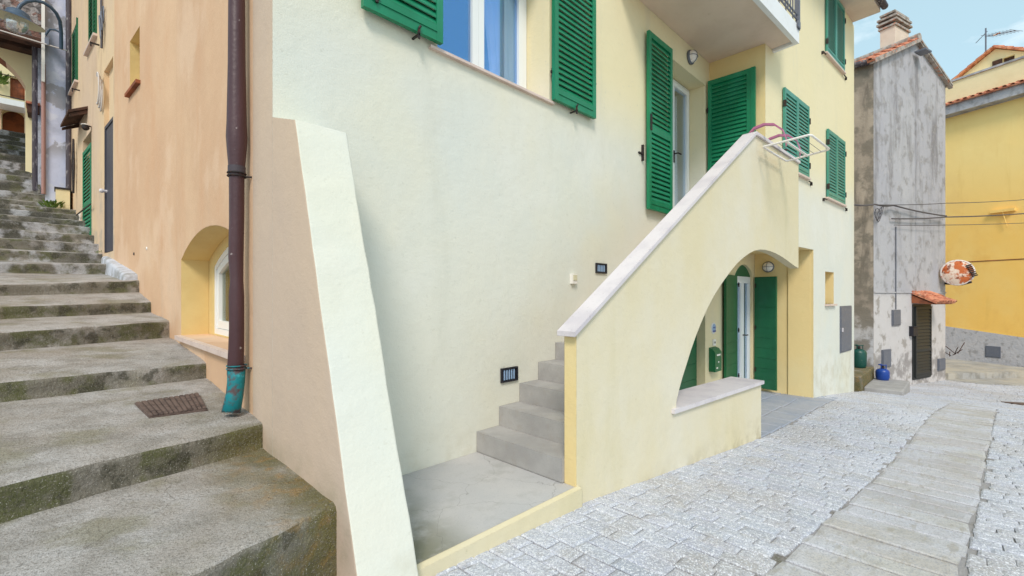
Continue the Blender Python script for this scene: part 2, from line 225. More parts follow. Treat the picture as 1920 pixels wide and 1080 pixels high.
# ------------------------------------------------------------------ objects
ROOTS = {}
def tag(o, label=None, cat=None, group=None, kind=None):
    if label: o['label'] = label
    if cat: o['category'] = cat
    if group: o['group'] = group
    if kind: o['kind'] = kind
    return o
def thing(name, label, cat, loc=(0,0,0), group=None, kind=None):
    o = bpy.data.objects.new(name, None); COL.objects.link(o); o.location = loc; o.empty_display_size = .2
    ROOTS[o.name] = Vector(loc); return tag(o, label, cat, group, kind)
class MB:
    def __init__(s): s.v = []; s.f = []; s.sm = []; s.tone = []
    def add(s, vs, fs, smooth=False, tone=None):
        k = len(s.v); s.v += [tuple(v) for v in vs]
        s.f += [tuple(k+i for i in f) for f in fs]; s.sm += [smooth]*len(fs); s.tone += [tone]*len(fs)
    def box8(s, P): s.add(P, [(0,1,2,3),(7,6,5,4),(0,4,5,1),(1,5,6,2),(2,6,7,3),(3,7,4,0)])
    def fbox(s, F, s0, s1, d0, d1, z0, z1):     # box in a wall frame
        s.box8([F(a, b, c) for c in (z0, z1) for a, b in ((s0,d0),(s1,d0),(s1,d1),(s0,d1))])
    def box(s, x0, x1, y0, y1, z0, z1): s.box8([(a,b,c) for c in (z0,z1) for a,b in ((x0,y0),(x1,y0),(x1,y1),(x0,y1))])
    def prism(s, pts, off):                     # planar polygon extruded by a vector
        n = len(pts); P = [Vector(p) for p in pts]; Q = [p+Vector(off) for p in P]
        s.add(P+Q, [tuple(range(n))[::-1], tuple(range(n, 2*n))]+[(i,(i+1)%n,n+(i+1)%n,n+i) for i in range(n)])
    def tube(s, path, r, seg=10, cap=True, rz=None):
        P = [Vector(p) for p in path]; n = len(P); rs = r if isinstance(r, (list, tuple)) else [r]*n
        vs = []; up = None
        for i in range(n):
            t = (P[min(i+1,n-1)]-P[max(i-1,0)]).normalized()
            if up is None: up = t.orthogonal().normalized()
            up = (up-t*up.dot(t)).normalized(); b = t.cross(up)
            for k in range(seg):
                a = 2*math.pi*k/seg; vs.append(P[i]+(up*math.cos(a)+b*math.sin(a))*rs[i])
        fs = [(i*seg+k, i*seg+(k+1)%seg, (i+1)*seg+(k+1)%seg, (i+1)*seg+k) for i in range(n-1) for k in range(seg)]
        s.add(vs, fs, True)
        if cap:
            s.add([vs[k] for k in range(seg)], [tuple(range(seg))[::-1]]); s.add([vs[(n-1)*seg+k] for k in range(seg)], [tuple(range(seg))])
    def lathe(s, c, prof, axis=(0,0,1), seg=20):
        ax = Vector(axis).normalized(); u = ax.orthogonal().normalized(); w_ = ax.cross(u); c = Vector(c); vs = []
        for r, h in prof:
            for k in range(seg):
                a = 2*math.pi*k/seg; vs.append(c+ax*h+(u*math.cos(a)+w_*math.sin(a))*max(r, .0004))
        fs = [(i*seg+k, i*seg+(k+1)%seg, (i+1)*seg+(k+1)%seg, (i+1)*seg+k) for i in range(len(prof)-1) for k in range(seg)]
        s.add(vs, fs, True)
    def build(s, name, mat, parent=None, side=None, recalc=True, **kw):
        me = bpy.data.meshes.new(name); off = ROOTS.get(root_of(parent).name, Vector((0,0,0))) if parent else Vector((0,0,0))
        loc0 = Vector((0,0,0))
        if not parent:
            xs = [v[0] for v in s.v]; ys = [v[1] for v in s.v]; zs = [v[2] for v in s.v]
            off = loc0 = Vector(((min(xs)+max(xs))/2, (min(ys)+max(ys))/2, min(zs)))
        me.from_pydata([tuple(Vector(v)-off) for v in s.v], [], s.f)
        if recalc:
            bm = bmesh.new(); bm.from_mesh(me); bmesh.ops.recalc_face_normals(bm, faces=bm.faces); bm.to_mesh(me); bm.free()
        me.polygons.foreach_set('use_smooth', s.sm)
        me.materials.append(mat)
        if any(t is not None for t in s.tone):
            at = me.color_attributes.new('tone', 'FLOAT_COLOR', 'CORNER')
            for p in me.polygons:
                t = s.tone[p.index] or (1,1,1)
                for li in p.loop_indices: at.data[li].color = (*t, 1)
        if side:
            for j, (vec, m2) in enumerate(side):
                me.materials.append(m2)
                for p in me.polygons:
                    if p.normal.dot(Vector(vec)) > .7 and (p.center.x+off.x < .95 or m2 is not BEIGE): p.material_index = j+1
        o = bpy.data.objects.new(name, me); COL.objects.link(o); o.location = loc0
        if parent: o.parent = parent
        return tag(o, **kw) if kw else o
def root_of(o):
    while o.parent: o = o.parent
    return o
class Frame:
    def __init__(s, o, t, n):
        l = math.hypot(*t); s.o = o; s.t = (t[0]/l, t[1]/l); l = math.hypot(*n); s.n = (n[0]/l, n[1]/l)
    def __call__(s, a, d, z): return Vector((s.o[0]+s.t[0]*a+s.n[0]*d, s.o[1]+s.t[1]*a+s.n[1]*d, z))
    def at(s, px, py, d=0):     # photo pixel -> (s, z) on the plane at offset d
        x = (px-960)/853; o0 = s.o[0]+s.n[0]*d; o1 = s.o[1]+s.n[1]*d
        # (u-v) = x (u+v)
        a = (x*(o0+o1)-(o0-o1))/((s.t[0]-s.t[1])-x*(s.t[0]+s.t[1]))
        u = o0+s.t[0]*a; v = o1+s.t[1]*a; t = (u+v)/R2
        return a, (555-py)/853*t
A = Frame((0,2.9), (1,0), (0,-1))
S1 = Frame((.9,0), (0,1), (-1,0))
S2 = Frame((.9,6), (-.0843,1), (-1,-.0843))
B = Frame((7.34,2.09), (.9973,-.0735), (-.0735,-.9973))
P = Frame((2.5,1.88), (.99946,-.033), (-.033,-.99946))
T = Frame((14.722,1.683), (.957,-.2885), (-.2885,-.957))
TS = Frame((14.722,1.683), (-.125,.992), (-.992,-.125))
Y = Frame((23.52,.523), (-.361,-.933), (-.933,.361))
def wall(name, F, outer, holes, th, mat, parent, side=None, **kw):
    loops = [outer]+list(holes); flat = [p for lp in loops for p in lp]
    tris = tessellate_polygon([[Vector((p[0], p[1], 0)) for p in lp] for lp in loops])
    m = MB(); n = len(flat)
    vs = [F(p[0], 0, p[1]) for p in flat]+[F(p[0], -th, p[1]) for p in flat]
    fs = [tuple(t) for t in tris]+[tuple(n+i for i in t)[::-1] for t in tris]
    k = 0
    for lp in loops:
        c = len(lp); fs += [(k+i, k+(i+1)%c, n+k+(i+1)%c, n+k+i) for i in range(c)]; k += c
    m.add(vs, fs)
    return m.build(name, mat, parent, side, **kw)
def rect(s0, s1, z0, z1): return [(s0,z0),(s1,z0),(s1,z1),(s0,z1)]
def archpoly(s0, s1, z0, zs, rise, n=14):
    c = (s0+s1)/2; h = (s1-s0)/2; Rr = (h*h+rise*rise)/(2*rise); zc = zs+rise-Rr; a0 = math.asin(h/Rr)
    return [(s0,z0),(s1,z0)]+[(c+Rr*math.sin(a0-2*a0*i/n), zc+Rr*math.cos(a0-2*a0*i/n)) for i in range(n+1)]
def fprism(m, F, poly, d0, d1):
    m.prism([F(a, d0, z) for a, z in poly], F(0, d1, 0)-F(0, d0, 0))

def hn(x, y, s=1.0): return (math.sin(x*3.1*s+y*1.7)+math.sin(x*7.3*s-y*4.1+1.3)*.5+math.sin(x*15.7*s+y*9.2+.4)*.25)/1.75
# ------------------------------------------------------------------ street level
SP = [(-12,-.7),(-6,-1.05),(0,-1.31),(1.25,-1.365),(2.5,-1.43),(4.2,-1.57),(6.03,-1.712),(8,-1.765),(9.5,-1.81),(12.03,-2.055),(14.7,-2.33),(18.8,-2.52),(24,-2.62),(40,-3.0),(80,-3.4)]
def fz(u):
    if u <= SP[0][0]: return SP[0][1]
    for i in range(len(SP)-1):
        if u <= SP[i+1][0]:
            p0 = SP[max(i-1,0)]; p1 = SP[i]; p2 = SP[i+1]; p3 = SP[min(i+2,len(SP)-1)]
            h = p2[0]-p1[0]; t = (u-p1[0])/h
            m1 = (p2[1]-p0[1])/(p2[0]-p0[0]); m2 = (p3[1]-p1[1])/(p3[0]-p1[0])
            return (2*t**3-3*t*t+1)*p1[1]+(t**3-2*t*t+t)*h*m1+(-2*t**3+3*t*t)*p2[1]+(t**3-t*t)*h*m2
    return SP[-1][1]
m = MB(); n = 40
m.add([(-600,-600,-3.9),(700,-600,-3.9),(700,700,-3.9),(-600,700,-3.9)], [(0,1,2,3)])
m.build('ground', ROADF, kind='structure')
m = MB(); us = [-12+i*.5 for i in range(185)]; vs_ = [-25,-2.9,12,25]
m.add([(u, v, fz(u)-(.012 if v > -2.95 and u < 27 else 0)) for u in us for v in vs_], [(i*4+j,(i+1)*4+j,(i+1)*4+j+1,i*4+j+1) for i in range(len(us)-1) for j in range(3)], True)
m.build('street', MORTAR, kind='structure')
PV = lambda u: 1.88-.033*(u-2.5)
def sL(u): return .73-.052*(u-2.8)
def sR(u): return .03-.047*(u-3.2)
def sett(m, u0, u1, v0, v1, jit, hj, g, tone, base=.0, bev=.012, quad=None):
    c = quad or [(u0+g, v0+g), (u1-g, v0+g), (u1-g, v1-g), (u0+g, v1-g)]
    c = [(a+random.uniform(-jit,jit), b+random.uniform(-jit,jit)) for a, b in c]
    cx = sum(a for a, b in c)/4; cy = sum(b for a, b in c)/4
    h = base+random.uniform(-hj, hj); tx = random.uniform(-.012,.012); ty = random.uniform(-.012,.012)
    bw = bev/max(.03, min(abs(u1-u0), abs(v1-v0)))*2
    top = [((a*(1-bw)+cx*bw), (b*(1-bw)+cy*bw)) for a, b in c]
    V = [(a, b, fz(a)-.016) for a, b in c]+[(a, b, fz(a)+h-.005) for a, b in c]+[(a, b, fz(a)+h+.002+tx*(a-cx)+ty*(b-cy)) for a, b in top]
    m.add(V, [(8,9,10,11),(4,5,9,8),(5,6,10,9),(6,7,11,10),(7,4,8,11),(0,1,5,4),(1,2,6,5),(2,3,7,6),(3,0,4,7)], False, tone)
m = MB(); u = -1.6
while u < 26:
    pw = random.uniform(.105, .14) if u < 14 else random.uniform(.14,.2)
    v = -2.8+random.uniform(-.1, 0); vmax = 1.95 if u < 5.9 else (PV(u)-.01 if u < 9.6 else (1.9 if u < 12.1 else 1.7))
    while v < vmax:
        ln = random.uniform(.15, .25)
        v1 = min(v+ln, vmax)
        a, b = v, v1
        L_, R_ = sL(u+pw/2), sR(u+pw/2)
        if 1.5 < u < 12.2:
            if a < R_ < b: b = R_
            elif a < L_ < b: a = L_
            elif a >= R_ and b <= L_: a = b
        if b-a > .05:
            g = random.choice([random.uniform(.86, 1.0), random.uniform(.86,1.0), random.uniform(.72,.95)]); tn = (g*random.uniform(.97,1.03), g*random.uniform(.98,1.02), g*random.uniform(.97,1.05))
            sk = random.uniform(-.004,.004)
            sett(m, u, u+pw, a, b, .005, .0025, random.uniform(.001,.0035), tn)
        v += ln
    u += pw
m.build('street_setts', SETT, kind='structure', recalc=False)
m = MB(); u = 1.5
while u < 12.2:
    ln = random.choice([random.uniform(.16,.26), random.uniform(.22,.36)])
    u1 = u+ln; g = random.uniform(.78, 1.02); tn = (g*random.uniform(.99,1.05), g, g*random.uniform(.92,1.02)); k1 = random.uniform(-.016,.016); k2 = random.uniform(-.016,.016)
    if False:
        mid = random.uniform(.35,.65); vm = sR(u)+(sL(u)-sR(u))*mid
        for lo, hi in ((sR(u), vm), (vm, sL(u))):
            sett(m, u, u1, lo, hi, .008, .004, .008, tn, bev=.012)
    else:
        q = [(u+.005+max(0,k2)*.6, sR(u)+.006+k1), (u1-.006, sR(u1)+.006+k1), (u1-.005, sL(u1)-.006+k2), (u+.005+max(0,-k1)*.6, sL(u)-.006+k2)]
        sett(m, u, u1, sR(u), sL(u), .012, .005, .006, tn, bev=.012, quad=q)
    u = u1+(random.choice([0,0,0,0,.01,.022]))
m.build('street_slab_strip', SLAB, kind='structure', recalc=False)
m = MB(); u = 5.9                              # porch flagstones
for i in range(9):
    v = PV(u)-.01
    for j in range(4):
        g = random.uniform(.88,1.0); ln = .38+.06*random.random()
        if v < 3.0: sett(m, u, u+.46, v, min(v+ln, 3.05), .005, .002, .005, (g,g,g*1.03))
        v += ln
    u += .46
m.build('porch_flagstones', FLAG, kind='structure', recalc=False)

# ------------------------------------------------------------------ alley steps
def wallu(v):
    if v <= 6: return .93
    if v <= 13.9: return 1.406-.0843*v+.04
    if v <= 14.3: return .27-(v-13.9)*1.3
    return -.25-.1*(v-14.3)
RS = [  # v_right, v_left, top_right, bottom_right, top_left, bottom_left
 (2.02,1.76,-.95,-1.5,-.955,-1.5),(3.06,2.86,-.787,-.94,-.787,-.945),(4.565,4.5,-.566,-.70,-.562,-.70),(6.25,5.6,-.27,-.46,-.297,-.45),
 (7.05,6.6,-.065,-.2,-.098,-.225),(7.66,7.4,.21,.05,.127,.0),(9.3,9.25,.50,.33,.45,.31),(10.25,10.2,.71,.54,.70,.53),(10.6,10.5,.90,.73,.90,.73),
 (11.05,11.0,1.09,.92,1.09,.92),(11.5,11.4,1.28,1.11,1.28,1.11),(12.1,12.15,1.46,1.3,1.46,1.3),(12.7,12.74,1.64,1.48,1.64,1.48),(13.3,13.37,1.82,1.66,1.82,1.66),
 (13.9,13.94,2.0,1.84,2.0,1.84)]
for v, z in ((14.15,2.2),(14.36,2.45),(14.66,2.63),(14.95,2.81),(15.3,3.05),(15.6,3.28),(16.1,3.5),(16.5,3.7),(16.9,3.9),(17.3,4.1),(17.6,4.3)):
    RS.append((v, v, z, RS[-1][2]+.01, z, RS[-1][2]+.01))
rows = []
for i, r in enumerate(RS):
    nr = 0.035
    for kind, a in (('b',0),('b',.5),('n',0),('n',.5),('n',1)): rows.append((i, kind, a))
    q = 8 if i < 7 else 3
    for k in range(1, q): rows.append((i, 't', k/q))
NC = 56
vs = []
for (i, k, a) in rows:
    r = RS[i]; nx = RS[i+1] if i+1 < len(RS) else (r[0]+6, r[1]+6, 0, r[2]+.02, 0, r[4]+.02)
    for c in range(NC+1):
        # u from the wall to -3.2, denser by the wall
        f = c/NC
        uR = wallu(r[0] if k != 't' else r[0]+(nx[0]-r[0])*a); uu = uR-f*(uR+3.2)
        g = min(1.6, max(0, (uR-uu)/(uR+.0588*r[1]+1e-6)))        # 0 at wall, 1 at the picture's left edge
        L3 = lambda p, q: p+(q-p)*g
        v0 = L3(r[0], r[1])+.02*hn(uu, i*3.3); zt = L3(r[2], r[4]); zb = L3(r[3], r[5]); v1 = L3(nx[0], nx[1])+.02*hn(uu, (i+1)*3.3); z1 = L3(nx[3], nx[5])
        v0 += .012*hn(uu*3.3, i*7.1)+.006*hn(uu*9, i*2.7)
        R_ = .03+.008*hn(uu*3, i)
        if k == 'b': p = (v0+.004*hn(uu*4,i+a)+.01*a, zb+(zt-R_-zb)*a if a else zb)
        elif k == 'n': an = a*math.pi/2; p = (v0+R_-R_*math.cos(an)+.005, zt-R_+R_*math.sin(an)+.003*hn(uu*5, i))
        else: p = (v0+R_+(v1-v0-R_)*a, zt+(z1-zt)*a+.006*hn(uu*1.3, (v0+a*2)*2))
        vs.append((uu, p[0], p[1]))
m = MB(); nr_ = len(rows)
m.add(vs, [(j*(NC+1)+c, (j+1)*(NC+1)+c, (j+1)*(NC+1)+c+1, j*(NC+1)+c+1) for j in range(nr_-1) for c in range(NC)], True)
lastv = RS[-1][0]; zl = RS[-1][2]
m.add([(-4,lastv+.02,zl),(0,lastv+.02,zl),(0,lastv+8,zl+.3),(-4,lastv+8,zl+.3)], [(0,1,2,3)])
st = m.build('alley_steps', MOSSC, kind='structure', recalc=False)
m = MB()     # whitewashed kerb by the wall
kp = [(7.72,.27),(8.2,.36),(8.8,.46),(9.35,.56),(9.9,.64)]
for i in range(4):
    (va,za),(vb,zb) = kp[i], kp[i+1]
    wa, wb = .17-.02*i, .17-.02*(i+1)
    ua, ub = 1.406-.0843*va, 1.406-.0843*vb
    m.box8([(ua-wa,va,za-.3),(ua+.03,va,za-.3),(ub+.03,vb,zb-.3),(ub-wb,vb,zb-.3),(ua-wa+.03,va+.02,za),(ua+.03,va+.02,za+.02),(ub+.03,vb,zb+.02),(ub-wb+.03,vb,zb)])
ko = m.build('wall_kerb', WASH, label='whitewashed kerb running beside the alley steps along the peach wall', cat='kerb')
mo = ko.modifiers.new('b', 'BEVEL'); mo.width = .03; mo.segments = 3

# ------------------------------------------------------------------ town house
H = thing('town_house', 'large cream town house with green shutters, peach side wall and outside stairs', 'house', (5, 4, -1.8))
TOP = 5.88
wA = rect(2.083, 3.418, 1.9, 3.3); dU = rect(5.95, 7.18, 1.04, 3.3); dG = rect(5.93, 7.18, -1.9, .42); dP = archpoly(8.47, 9.42, -1.9, .38, .2)
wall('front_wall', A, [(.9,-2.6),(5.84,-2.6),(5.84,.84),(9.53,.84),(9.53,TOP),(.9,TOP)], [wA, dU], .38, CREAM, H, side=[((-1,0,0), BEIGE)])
wall('porch_wall', A, rect(5.843, 9.527, -2.6, .836), [dG, dP], .3, PORCH, H)
# openings: reveal linings are the wall's own edges
aw = archpoly(3.51, 5.69, -.40, .37, .217)
wall('side_wall', S1, [(3.28,-2),(6.0,-2),(6.0,TOP),(3.28,TOP)], [aw], .24, ORANGE, H, side=[((0,1,0), REVEAL),((0,-1,0), REVEAL),((0,0,-1), REVEAL)])
sw = [rect(1.63, 2.2, 2.8, 3.52)]
wall('side_wall', S2, rect(0, 3.28, -1.5, TOP), sw, .3, ORANGE, H, side=[((0,1,0), REVEAL),((0,-1,0), REVEAL),((0,0,-1), REVEAL)])
# buttress
m = MB(); bz_ = [.945-.1*k for k in range(26)]; secs = []
for k, z in enumerate(bz_):
    vf = 2.54-(.945-z)*(.71/2.135); j1 = .004*hn(z*2.3, 1.1)+.0025*hn(z*9, 4.2); j2 = .004*hn(z*2.1, 5.1)+.0025*hn(z*8, 2.2)
    e = .007+.003*hn(z*5, 3.3)
    secs.append([(.9,2.897,z),(.9,vf+e+j1,z),(.9+e*.3,vf+e*.3+j1,z),(.9+e,vf+j1,z),(1.186-e+j2,vf,z),(1.186-e*.3+j2,vf+e*.3,z),(1.186+j2,vf+e,z),(1.186,2.897,z)])
V = [p for sc_ in secs for p in sc_]; n8 = 8
m.add(V, [((k+1)*n8+q, (k+1)*n8+q+1, k*n8+q+1, k*n8+q) for k in range(len(secs)-1) for q in range(7)], False)
m.add([(.9,2.897,1.055),(1.186,2.897,1.055)]+secs[0], [(0,3,4,5,6,7,8,1),(0,2,3),(1,8,9)])
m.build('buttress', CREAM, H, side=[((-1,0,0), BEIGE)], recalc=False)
# facade B
s1563 = B.at(1547,510)[0]; s1564, _ = B.at(1563,510)
nz0 = B.at(1555,570)[1]; nz1 = B.at(1555,510)[1]
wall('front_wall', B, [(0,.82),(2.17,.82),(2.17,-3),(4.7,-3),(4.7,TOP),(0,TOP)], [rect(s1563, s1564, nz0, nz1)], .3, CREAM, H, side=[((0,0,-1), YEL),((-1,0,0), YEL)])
m = MB(); m.fbox(B, s1563-.02, s1564+.02, -.34, -.302, nz0-.05, nz1+.05); m.build('niche_back', YEL, H)
m = MB(); m.fbox(B, s1563-.03, s1564+.05, -.2, .05, nz0-.035, nz0); m.build('sill', PINKM, H)
m = MB(); m.box(7.34,7.6,2.10,2.9,.82,TOP); m.build('return_wall', YEL, H)
m = MB(); m.box(9.503,9.75,1.98,2.33,-3,.82); m.box(9.53,9.75,2.33,2.9,-3,.82); m.build('porch_side_wall', YEL, H)
m = MB(); m.box(5.84,7.337,1.87,2.897,.84,1.04); m.build('landing_slab', LAND, H)
m = MB(); m.box(7.61,9.75,2.41,2.897,.80,1.0); m.build('porch_ceiling', YEL, H)
m = MB(); m.box(7.345,9.5,2.105,2.405,.6,.815)
# backs and roof
m = MB(); m.prism([(12.03,1.744,-3),(12.05,2.1,-3),(12.4,9.2,-3),(12.7,9.2,-3),(12.3,1.744,-3)], (0,0,TOP+3)); 
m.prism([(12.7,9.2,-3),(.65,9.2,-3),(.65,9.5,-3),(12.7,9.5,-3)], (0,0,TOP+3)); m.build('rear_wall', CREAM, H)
m = MB(); m.prism([(.45,2.35,TOP+.002),(7.0,2.35,TOP+.002),(7.3,1.65,TOP+.002),(12.06,1.27,TOP+.002),(12.8,9.6,TOP+.002),(.2,9.6,TOP+.002),(.4,6,TOP+.002)], (0,0,.13)); 
rf = m.build('roof', CEIL, H)
m = MB(); m.prism([(.6,2.6,TOP+.133),(7.3,2.6,TOP+.133),(12.0,1.5,TOP+.133),(12.4,9.2,TOP+.133),(.6,9.2,TOP+.133)], (0,0,.12)); m.build('roof_tiles', TILE, rf)
m = MB(); m.tube([(7.3,1.6,TOP+.1),(12.08,1.2,TOP+.09)], .06, 12); m.build('gutter', DPIPE, rf)
# interior floors keep rooms dark
m = MB(); m.prism([(1.3,3.3,.9),(12,3.3,.9),(12,9,.9),(1.0,9,.9)], (0,0,.12)); m.build('floor_slab', ROOM, H)
m = MB(); m.box(1.5,9.4,4.7,4.8,-1.9,.88); m.box(1.5,9.4,5.6,5.7,1.03,5.8); m.build('room_wall', ROOM, H)

# windows
def casement(parent, F, s0, s1, z0, z1, d, leaves=2, glassm=GLASS, fr=.06, name='window', frm=PVC, transom=None):
    m = MB(); w_ = fr
    m.fbox(F, s0, s0+w_*.7, d-.06, d, z0, z1); m.fbox(F, s1-w_*.7, s1, d-.06, d, z0, z1); m.fbox(F, s0+w_*.7, s1-w_*.7, d-.06, d, z1-w_*.7, z1); m.fbox(F, s0+w_*.7, s1-w_*.7, d-.06, d, z0, z0+w_*.7)
    W0 = m.build(name, frm, parent)
    a, b = s0+w_*.7+.003, s1-w_*.7-.003; lw = (b-a)/leaves
    for i in range(leaves):
        p, q = a+lw*i+.001, a+lw*(i+1)-.001; zz0, zz1 = z0+w_*.7+.003, z1-w_*.7-.003; sm = MB()
        sm.fbox(F, p, p+w_, d-.05, d+.012, zz0, zz1); sm.fbox(F, q-w_, q, d-.05, d+.012, zz0, zz1); sm.fbox(F, p+w_, q-w_, d-.05, d+.012, zz1-w_, zz1); sm.fbox(F, p+w_, q-w_, d-.05, d+.012, zz0, zz0+w_*1.2)
        sm.build('sash', frm, W0)
        g = MB(); g.fbox(F, p+w_, q-w_, d-.03, d-.018, zz0+w_*1.2, zz1-w_); g.build('glass', glassm, W0)
    return W0
def curtain(parent, F, pts_top, pts_bot, z1, z0, d, n=36, amp=.03, waves=9):
    m = MB(); vs = []; K = 14
    for j in range(K+1):
        f = j/K
        for i in range(n+1):
            g = i/n; a = (pts_top[0]+(pts_top[1]-pts_top[0])*g)*(1-f**.8)+(pts_bot[0]+(pts_bot[1]-pts_bot[0])*g)*f**.8
            vs.append(F(a, d+amp*math.sin(g*waves*6.28+f*1.2)+.01*math.sin(g*31), z1+(z0-z1)*f))
    m.add(vs, [(j*(n+1)+i, j*(n+1)+i+1, (j+1)*(n+1)+i+1, (j+1)*(n+1)+i) for j in range(K) for i in range(n)], True)
    return m.build('curtain', CURT, parent, recalc=False)
Wn = casement(H, A, 2.09, 3.41, 1.93, 3.29, -.30, glassm=GLASSB, fr=.07)
curtain(Wn, A, (2.78,3.34), (2.98,3.34), 3.3, 1.95, -.37, amp=.012, waves=5)
curtain(Wn, A, (2.15,2.52), (2.15,2.2), 3.3, 1.95, -.40, waves=5)
m = MB(); m.fbox(A, 2.0, 3.46, -.29, .035, 1.883, 1.905); m.build('sill', PINKM, Wn)
m = MB(); m.fbox(A, 2.09, 3.41, -.37, -.30, 1.905, 1.93); m.build('window_board', PVC, Wn)
D1 = casement(H, A, 5.96, 7.17, 1.045, 3.29, -.25, fr=.06, name='balcony_door', glassm=GLASS)
curtain(D1, A, (6.6,7.08), (6.62,7.08), 3.2, 1.1, -.42, waves=6)
curtain(D1, A, (6.02,6.5), (6.02,6.5), 3.2, 1.1, -.42, waves=6)
m = MB(); m.tube([A(6.60,-.24,2.15),A(6.60,-.17,2.15),A(6.70,-.17,2.15)], .011, 8); m.fbox(A, 6.585, 6.615, -.24, -.228, 2.02, 2.2); m.build('handle', IRON, D1)
D2 = casement(H, A, 8.49, 9.40, -1.8, .36, -.04, fr=.07, name='front_door', glassm=GLASS, leaves=2)
curtain(D2, A, (8.6,9.3), (8.6,9.3), .3, -1.7, -.16, waves=9)
m = MB(); m.tube([A(8.95,-.03,-.72),A(8.95,.03,-.72),A(9.04,.03,-.72)], .011, 8); m.build('handle', IRON, D2)
m = MB(); fprism(m, A, archpoly(8.475, 9.415, .365, .385, .193)[0:], -.10, -.05); m.build('fanlight', GREEND, D2)
# plank doors
def planks(parent, F, s0, s1, z0, z1, d0, d1, n, mat=GREEND, name='shutter', split=None, **kw):
    m = MB(); h = (z1-z0)/n
    for i in range(n):
        m.fbox(F, s0, s1, d0+.006, d1-.006, z0+i*h, z0+(i+1)*h)
        m.fbox(F, s0+.001, s1-.001, d0, d1, z0+i*h+.004, z0+(i+1)*h-.004)
    return m.build(name, mat, parent, **kw)
dd = planks(H, A, 5.94, 6.55, -1.8, .41, -.17, -.13, 9, name='cellar_door'); planks(dd, A, 6.56, 7.17, -1.8, .41, -.17, -.13, 9, name='door_leaf')
def hinge(parent, p, h=.08, r=.011):
    m = MB(); p = Vector(p); m.tube([p-Vector((0,0,h/2)), p+Vector((0,0,h/2))], r, 8); m.box(p.x-.022,p.x+.022,p.y-.008,p.y+.008,p.z-.012,p.z+.012)
    return m.build('hinge', IRON, parent)
LF = Frame((8.47,2.86), (-1,-.06), (.06,-1)); s_ = planks(H, LF, 0, .62, -1.74, .36, -.04, 0, 11)
for z in (-1.4,-.6,.2): hinge(s_, (8.48,2.84,z))
RF = Frame((9.44,2.88), (-.30,-1), (-1,.30)); s_ = planks(H, RF, 0, .42, -1.74, .36, -.04, 0, 11)
for z in (-1.4,-.6,.2): hinge(s_, (9.43,2.86,z))

# louvred shutters
def leaf(parent, F, s0, s1, z0, z1, d0, th=.04, pitch=.057, mids=(), mat=GREEN, name='shutter', st=.058, br=.12, tr=.075, **kw):
    m = MB(); e = .0015; d1 = d0+th
    m.fbox(F, s0, s0+st, d0, d1, z0, z1); m.fbox(F, s1-st, s1, d0, d1, z0, z1)
    m.fbox(F, s0+st, s1-st, d0+e, d1-e, z0+e, z0+br); m.fbox(F, s0+st, s1-st, d0+e, d1-e, z1-tr, z1-e)
    rails = [z0+br]+[q for c in mids for q in (c-.04, c+.04)]+[z1-tr]
    for c in mids: m.fbox(F, s0+st, s1-st, d0+e, d1-e, c-.04, c+.04)
    m.fbox(F, s0+st, s1-st, d1-e, d1+.006, z0+br*.55, z0+br*.6)
    for k in range(0, len(rails), 2):
        a, b = rails[k], rails[k+1]; n = max(1, int(round((b-a)/pitch))); pz = (b-a)/n
        for i in range(n):
            zc = a+(i+.5)*pz; hh = pz*.62; t_ = .005
            c4 = [(d0+.002, zc+hh), (d0+.002+t_, zc+hh+.003), (d1-.003, zc-hh+.012), (d1-.006, zc-hh+.002)]
            m.prism([F(s0+st-.002, q[0], q[1]) for q in c4], F(s1-s0-2*st+.004, 0, 0)-F(0, 0, 0))
    return m.build(name, mat, parent, **kw)
def catch(parent, F, s, z, name='shutter_catch'):
    m = MB(); m.fbox(F, s-.007, s+.007, 0, .09, z-.006, z+.006); m.fbox(F, s-.009, s+.009, .08, .09, z-.03, z+.045); m.tube([F(s,.085,z+.045),F(s+.012,.09,z+.065)], .009, 8)
    return m.build(name, IRON, parent)
s_ = leaf(H, A, 1.437, 2.083, 1.925, 3.30, .035); hinge(s_, A(2.083,.03,2.15)); hinge(s_, A(1.437+.09,.085,2.02)); catch(H, A, 1.86, 1.90)
s_ = leaf(H, A, 3.42, 4.115, 1.915, 3.30, .03); hinge(s_, A(3.43,.03,2.19)); hinge(s_, A(4.115,.05,2.3)); catch(H, A, 3.75, 1.89)
s_ = leaf(H, A, 5.27, 5.91, 1.10, 3.35, .035, mids=(2.12,), pitch=.062); 
for z in (1.5,2.9): hinge(s_, A(5.92,.03,z))
m = MB(); m.fbox(A, 5.29, 5.33, .075, .085, 2.1, 2.3); m.build('latch_plate', IRON, s_)
m = MB(); m.fbox(A, 5.12, 5.24, 0, .02, 1.78, 1.80); m.fbox(A, 5.2, 5.22, .0, .03, 1.70, 1.90); m.build('shutter_catch', IRON, H)
RR = Frame((7.19,2.87), (.03,-1), (-1,-.03)); s_ = leaf(H, RR, 0, .62, 1.10, 3.36, -.05, pitch=.062)
for z in (1.5,2.9): hinge(s_, RR(0,.0,z))
m = MB(); m.fbox(RR, .622, .68, -.05, -.0, 1.10, 3.36); m.build('folded_leaf', GREEN, s_)
